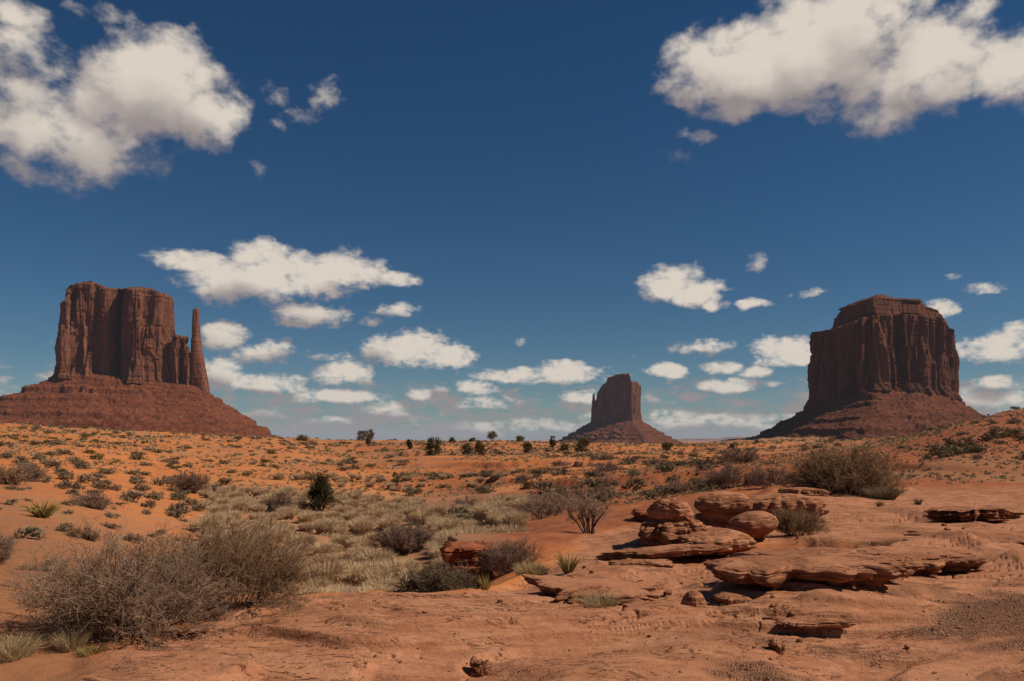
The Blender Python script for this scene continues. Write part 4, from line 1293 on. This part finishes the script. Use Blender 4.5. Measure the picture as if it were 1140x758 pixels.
juniper('juniper', at(357, 572, 46.0), 1, 2.15, 2.05, 'dark green conical juniper standing at the edge of the wash', .03, nl=7000, leaf=.09, cone=True, lobes=46)
juniper('small_tree', at(441, 549, 68.0), 2, .95, 1.6, 'tiny lone tree with a bare thin trunk on the middle ground', .42, nl=1500, leaf=.09, lobes=12, crown='farjuniper')
trees = [
    (403, 491, 205, 3.4, 2.6, 'round dark tree on the left skyline, left half of a touching pair', .12), (412, 490.5, 207, 2.9, 3.0, 'taller open tree on the left skyline, right half of a touching pair', .2),
    (548, 492, 215, 3.9, 2.9, 'umbrella shaped tree with a visible trunk alone on the skyline', .32), (526, 492, 215, 2.3, 1.3, 'low dome shaped tree on the skyline left of the umbrella shaped one', .05),
    (579, 492.5, 215, 3.2, 1.6, 'wide flat topped bush on the skyline right of the umbrella shaped tree', .05), (504, 491.5, 214, 2.8, 1.3, 'pale low bush on the skyline above the pair of green bushes', .05),
    (482, 513, 118, 3.4, 2.7, 'biggest dark round bush on the red slope casting a shadow', .02), (456, 500, 160, 1.6, 1.9, 'small dark upright bush left of the biggest round one', .08),
    (521, 513, 120, 2.3, 1.9, 'left bush of the green pair above the gully', .02), (534, 515, 116, 2.1, 2.2, 'right bush of the green pair above the gully', .02),
    (587, 513, 120, 1.7, 1.9, 'upright dark green bush right of the gully', .05), (615, 502, 160, 1.7, 2.3, 'tall narrow bush below the left foot of the far butte', .08),
    (650, 505, 150, 3.0, 1.8, 'wide dark bush in front of the far butte', .03), (628, 511, 128, 1.8, 1.1, 'low rounded green bush below the narrow one', .03),
    (645, 513, 122, 1.6, 1.4, 'bright green bush under the wide dark one', .03), (720, 507, 150, 1.8, 1.1, 'small round bush in front of the far butte, right side', .03),
    (743, 511, 135, 2.3, 1.3, 'dark low bush right of the small round one', .03), (815, 509, 140, 1.4, 1.1, 'round dark bush alone on the plain below the far mesa', .03),
    (843, 499, 190, 1.8, 1.5, 'round bush near the left foot of the right butte', .03), (410, 497, 180, 1.4, 1.5, 'small green bush under the touching pair of trees', .05),
    (337, 487, 186, 3.6, 1.1, 'flat dark bush on the skyline beside the foot of the left butte', .02),
]
for i, (px, py, d, w, h, lb, tk) in enumerate(trees):
    juniper('juniper', at(px, py, d), 100 + i, w, h, lb, tk, 'farjuniper' if i not in (6, 7) else 'juniper', nl=2600, leaf=.17, lobes=24)

# yucca and grass tufts
rng = np.random.default_rng(5)
V, Fs = blades(rng, 150, .10, .70, .56, .026, .5)
tag(mesh('yucca', V, Fs, M['yucca'], None, False, at(48, 599, 20.0)), 'spiky yellow green yucca on the bare sand at the left', 'yucca')
V, Fs = blades(rng, 90, .05, .34, .48, .016, .4)
tag(mesh('yucca', V, Fs, M['driedgrass'], None, False, at(632, 641, 13.0)), 'spiky yellow green plant right of the round grass tuft on the slab', 'yucca')
V, Fs = blades(rng, 70, .04, .16, .30, .010, .4)
tag(mesh('yucca', V, Fs, M['driedgrass'], None, False, at(540, 653, 11.4)), 'small upright green plant at the right end of the rim shrub', 'yucca')


def tuft(px, py, d, label, mat, seed, n=420, r0=.12, r1=.34, h=.34, w=.006, bend=.6):
    rng = np.random.default_rng(seed)
    V, Fs = blades(rng, n, r0, r1, h, w, bend)
    return tag(mesh('grass_tuft', V, Fs, M[mat], None, False, at(px, py, d)), label, 'grass tuft')


tuft(592, 640, 13.1, 'rounded straw grass tuft casting a shadow on the slab', 'grass', 1, 900, .2, .40, .36, .008)
tuft(78, 738, 7.3, 'pale feathery grass tuft in front of the grey leafless bush', 'grass', 2, 500, .10, .24, .24, .0035)
tuft(10, 752, 7.0, 'large drooping grass clump in the bottom left corner', 'grass', 3, 900, .16, .36, .24, .0035)
tuft(100, 742, 7.2, 'short dark grass right of the pale feathery tuft', 'driedgrass', 4, 260, .08, .18, .10, .004)
tuft(668, 692, 9.3, 'thin straw grass spreading low beside the tilted flagstone', 'grass', 5, 420, .14, .42, .22, .004)
tuft(912, 577, 19.0, 'small dark tuft right of the small round bush', 'driedgrass', 6, 200, .1, .22, .25, .008)
tuft(982, 553, 27.0, 'short green shrubby tuft at the right foot of the biggest right bush', 'greygreen', 7, 900, .4, .9, .55, .014)
tuft(980, 561, 24.0, 'tiny grey tuft on the bare ground below the biggest bush', 'greygreen', 8, 120, .08, .2, .28, .01)
tuft(1022, 558, 25.0, 'tiny grey tuft on the bare ground right of the other tiny one', 'greygreen', 9, 120, .08, .24, .26, .01)
tuft(800, 700, 9.0, 'few short straw stems in a crack left of the straight slab edge', 'grass', 10, 60, .06, .14, .09, .003)

# --- repeats
REG = np.random.default_rng(2024)


def protos(fn, n):
    return [fn(np.random.default_rng(900 + i)) for i in range(n)]


def scatter(name, meshes, spots, label, cat, group):
    """countable shrubs: each an object of its own; copies share their mesh data"""
    for i, (x, y, z, s_, sz) in enumerate(spots):
        src = meshes[i % len(meshes)]
        if src.users_collection and not src.get('placed'):
            o = src
            o['placed'] = 1
        else:
            o = src.copy()
            COL.objects.link(o)
        o.location = (x, y, z - 0.03 * s_)
        o.rotation_euler = (0, 0, float(REG.uniform(0, 6.28)))
        o.scale = (s_ * float(REG.uniform(.85, 1.2)), s_ * float(REG.uniform(.85, 1.2)), sz)
        tag(o, label, cat, group)
    for m_ in meshes:
        if 'placed' in m_:
            del m_['placed']
    for o in list(bpy.data.objects):
        if 'placed' in o:
            del o['placed']


def spots(n, cond, pxr, dr, size, gap, tries=60000, hz=(.8, 1.2)):
    """random ground spots in a range of columns and depths, kept apart from each other"""
    out, cells = [], {}
    px = REG.uniform(pxr[0], pxr[1], tries)
    u = REG.uniform(0, 1, tries)
    d = (dr[0] ** 1.4 + u * (dr[1] ** 1.4 - dr[0] ** 1.4)) ** (1 / 1.4)
    keep = cond(px, d)
    px, d = px[keep], d[keep]
    x = (px - CX) / F_PX * d
    z = terr(x, d)
    for i in range(len(x)):
        s_ = float(REG.uniform(*size))
        g_ = gap * s_
        cx_, cy_ = int(x[i] // 2), int(d[i] // 2)
        if any((x[i] - a) ** 2 + (d[i] - b) ** 2 < (g_ + c * gap) ** 2 / 4 for q in range(-1, 2) for w in range(-1, 2) for a, b, c in cells.get((cx_ + q, cy_ + w), ())):
            continue
        cells.setdefault((cx_, cy_), []).append((x[i], d[i], s_))
        out.append((x[i], d[i], float(z[i]), s_, s_ * float(REG.uniform(*hz))))
        if len(out) >= n:
            break
    return out


def mk_sage(rng):
    V, Fs = blades(rng, 1300, .26, .60, .66, .013, .8)
    return mesh('sagebrush', V, Fs, M['sage'], None, False)


def mk_scrub(mat):
    name = {'greygreen': 'grey_shrub', 'olive': 'olive_shrub', 'scrub': 'dark_shrub'}[mat]

    def f(rng):
        V1, F1 = clump(rng, 260, .5, .5, .55, .13, lobes=6)
        return mesh(name, V1, F1, M[mat], None, False)
    return f


def mk_twigscrub(rng):
    st, tw, _ = twig_bush(rng, 26, .5, .5, .62, lean=1.05, r0=.011, n1=6, n2_=6, L1=.45, L2=.28, thin=.75)
    V, Fs = join(st + tw)
    return mesh('twiggy_shrub', V, Fs, M['purpletwig'], None, True)


nz = lambda px, d, s, seed: fbm2((px - CX) / F_PX * d / s, d / s, seed, 3)

# sagebrush filling the wash
sg = spots(255, lambda px, d: (ss(205, 255, px) * ss(600, 540, px) > REG.uniform(0, 1, len(px))) & (px < 330 + (d - 13) * 30) & ((d > 16) | (px < 500)) & (d * (px > 470) < 44)
           & ~((np.abs(px - 450) < 26) & (np.abs(d - 27.5) < 3)) & ~((np.abs(px - 357) < 22) & (np.abs(d - 45) < 3)) & (nz(px, d, 3.2, 3) > -.45),
           (215, 600), (14.5, 58), (.7, 1.35), .98)
scatter('sagebrush', protos(mk_sage, 4), sg, 'pale straw coloured sagebrush crowding the floor of the wash', 'sagebrush', 'sagebrush in the wash')
# a pale strip of sage farther up
sg2 = spots(44, lambda px, d: nz(px, d, 7, 4) > -.35, (290, 575), (66, 86), (.8, 1.2), .8)
scatter('sagebrush', protos(mk_sage, 3), sg2, 'small pale sagebrush in the far strip under the red slope', 'sagebrush', 'sagebrush in the far strip')
# left orange hill
hill = lambda px, d: (nz(px, d, 14, 6) > -.30 + .3 * REG.uniform(-1, 1, len(px))) & ~((px < 170) & (d < 70) & (d > 40) & (px > 60))
h1 = spots(141, hill, (-40, 440), (72, 190), (.7, 1.7), 1.15, hz=(.55, .9))
scatter('desert_shrub', protos(mk_scrub('greygreen'), 4), h1, 'low grey shrub dotted on the bright orange hillside at the left', 'shrub', 'grey shrubs on the orange hillside')
h2 = spots(90, hill, (-40, 440), (72, 190), (1.0, 2.0), 1.6, hz=(.45, .8))
scatter('desert_shrub', protos(mk_scrub('olive'), 3), h2, 'low olive green shrub dotted on the bright orange hillside at the left', 'shrub', 'olive shrubs on the orange hillside')
# lower left, in front of the slope
h3 = spots(60, lambda px, d: (px + (d - 30) * 1.0 > 40), (-20, 250), (34, 66), (.7, 1.5), 1.4, hz=(.6, 1.0))
scatter('desert_shrub', protos(mk_scrub('greygreen'), 3), h3, 'grey shrub on the sand at the foot of the left hillside', 'shrub', 'grey shrubs at the foot of the hillside')
h4 = spots(34, lambda px, d: (px + (d - 12) * 2 > 0) & (px < 210 + d), (-40, 260), (13, 36), (.28, .7), 2.2, hz=(.5, .9))
scatter('grey_shrub', protos(mk_scrub('greygreen'), 2), h4, 'small grey shrub standing alone on the bare sand near the yucca', 'shrub', 'small shrubs on the bare sand')
# middle ground, red soil
m1 = spots(85, lambda px, d: nz(px, d, 9, 7) > -.15, (440, 800), (36, 85), (.8, 1.8), 1.1, hz=(.5, .9))
scatter('desert_shrub', protos(mk_scrub('scrub'), 4), m1, 'dark low shrub on the red soil of the middle ground', 'shrub', 'dark shrubs on red soil')
m2 = spots(26, lambda px, d: (nz(px, d, 9, 8) > -.1) & (px < 760), (440, 830), (34, 90), (1.0, 1.9), 1.2, hz=(.6, .9))
scatter('desert_shrub', protos(mk_twigscrub, 3), m2, 'brown leafless twiggy shrub on the red soil of the middle ground', 'shrub', 'twiggy shrubs on red soil')
# plain behind
p1 = spots(34, lambda px, d: nz(px, d, 16, 9) > -.3, (420, 1000), (85, 150), (1.2, 2.0), 1.0, hz=(.5, .9))
scatter('desert_shrub', protos(mk_scrub('greygreen'), 4), p1, 'small grey shrub scattered over the orange plain behind', 'shrub', 'grey shrubs on the plain')
p2 = spots(120, lambda px, d: nz(px, d, 16, 10) > -.2, (420, 1000), (85, 240), (.8, 1.7), 1.2, hz=(.5, .9))
scatter('desert_shrub', protos(mk_scrub('scrub'), 4), p2, 'small dark shrub scattered over the orange plain behind', 'shrub', 'dark shrubs on the plain')
# right dune
r1_ = spots(34, lambda px, d: (px > 1000) & (d > 46 - (px - 1000) * .06), (990, 1200), (40, 80), (.6, 1.3), 1.4, hz=(.5, .8))
scatter('desert_shrub', protos(mk_scrub('greygreen'), 3), r1_, 'grey shrub on the dull sand dune at the right border', 'shrub', 'grey shrubs on the right dune')
r2_ = [(px, py) for px, py in ((1062, 497), (1078, 497), (1050, 508), (1098, 490), (1112, 487), (1128, 484), (1045, 504), (1085, 503), (1140, 490), (1068, 505))]
pr = protos(mk_scrub('scrub'), 3)
lst = []
for px, py in r2_:
    p = at(px, py)
    lst.append((p.x, p.y, p.z, float(REG.uniform(1.3, 2.0)), float(REG.uniform(.9, 1.4))))
scatter('desert_shrub', pr, lst, 'dark green shrub in the dense row across the right dune', 'shrub', 'dark shrubs across the right dune')


def stuff_scrub():
    """uncountable small scrub and grass that speckles the far slopes and plain"""
    rng = np.random.default_rng(404)
    n = 30000
    px = rng.uniform(-120, 1260, n)
    d = np.exp(rng.uniform(math.log(34), math.log(520), n))
    x = (px - CX) / F_PX * d
    _, rk, gv, rd, lt, du = terr(x, d, True)
    keep = (rk < .1) & (fbm2(x / 9, d / 7, 77, 3) > -.25 + .35 * rng.uniform(-1, 1, n)) & ~((px < 190) & (d < 60))
    x, d = x[keep], d[keep]
    z = terr(x, d)
    n = len(x)
    sz = rng.uniform(.15, .55, n) * np.clip(d / 110, .45, 1.7)
    m_ = 10
    p = np.repeat(np.stack([x, d, z], 1), m_, 0)
    s_ = np.repeat(sz, m_)[:, None]
    dd = unit(rng.normal(0, 1, (n * m_, 3)))
    dd[:, 2] = np.abs(dd[:, 2])
    p = p + dd * s_ * np.array([.75, .75, .45]) * rng.uniform(.2, 1, (n * m_, 1))
    a = unit(rng.normal(0, 1, p.shape) + np.array([0, 0, .4]))
    b = unit(np.cross(a, rng.normal(0, 1, p.shape)))
    ls = s_ * .5
    V = np.stack([p - b * ls * .5, p + b * ls * .5, p + a * ls], 1).reshape(-1, 3)
    tag(mesh('scrub_cover', V, np.arange(len(V)).reshape(-1, 3), M['plainscrub'], None, False), kind='stuff')


def m_plainscrub():
    m, g = material('mixed plain scrub')
    P = pos(g)
    n = g.noise(P, 0.35, 3, 0.6)
    c = g.mix(g.sm(n, 0.38, 0.52), (0.180, 0.135, 0.072), (0.34, 0.255, 0.150))
    c = g.mix(g.sm(n, 0.56, 0.66), c, (0.17, 0.140, 0.050))
    finish(g, c, 0.9, spec=.05, translucent=.15)
    return m


M['plainscrub'] = m_plainscrub()
stuff_scrub()


def gravel_stones():
    rng = np.random.default_rng(505)
    n = 26000
    px = rng.uniform(150, 1200, n)
    d = np.exp(rng.uniform(math.log(5.5), math.log(17), n))
    x = (px - CX) / F_PX * d
    z, rk, gv, rd, lt, du = terr(x, d, True)
    keep = (gv > rng.uniform(.25, 1.0, n)) | (rng.uniform(0, 1, n) < .045)
    x, y, z = x[keep], d[keep], z[keep]
    n = len(x)
    s_ = rng.lognormal(math.log(.0085), .5, n)[:, None]
    octa = np.array([[1, 0, 0], [0, 1, 0], [-1, 0, 0], [0, -1, 0], [0, 0, .7], [0, 0, -.7]], float)
    V = np.stack([x, y, z], 1)[:, None] + octa[None] * s_[:, :, None] * rng.uniform(.6, 1.35, (n, 6, 1))
    a = rng.uniform(0, 6.28, n)
    Fo = np.array([[0, 1, 4], [1, 2, 4], [2, 3, 4], [3, 0, 4], [1, 0, 5], [2, 1, 5], [3, 2, 5], [0, 3, 5]])
    Fq = (np.arange(n)[:, None, None] * 6 + Fo[None]).reshape(-1, 3)
    tag(mesh('gravel', V.reshape(-1, 3), Fq, M['gravelstone'], None, False), kind='stuff')


gravel_stones()

# ------------------------------------------------------------------ haze: even air round the whole scene
HAZE_DENSITY = 3.0e-5
if HAZE_DENSITY > 0:
    R_ = 41500.0
    hv = np.array([(sx * R_, sy * R_, sz) for sz in (-95.0, 330.0) for sx, sy in ((-1, -1), (1, -1), (1, 1), (-1, 1))], float)
    hf = np.array([(3, 2, 1, 0), (4, 5, 6, 7), (0, 1, 5, 4), (1, 2, 6, 5), (2, 3, 7, 6), (3, 0, 4, 7)])
    hm, g = material('desert haze')
    pv = g.n('ShaderNodeVolumePrincipled')
    pv.inputs['Color'].default_value = (0.72, 0.80, 0.95, 1)
    pv.inputs['Density'].default_value = HAZE_DENSITY
    pv.inputs['Anisotropy'].default_value = 0.0
    ou = g.n('ShaderNodeOutputMaterial')
    g.t.links.new(pv.outputs[0], ou.inputs['Volume'])
    tag(mesh('haze', hv, hf, hm, smooth=False), kind='stuff')
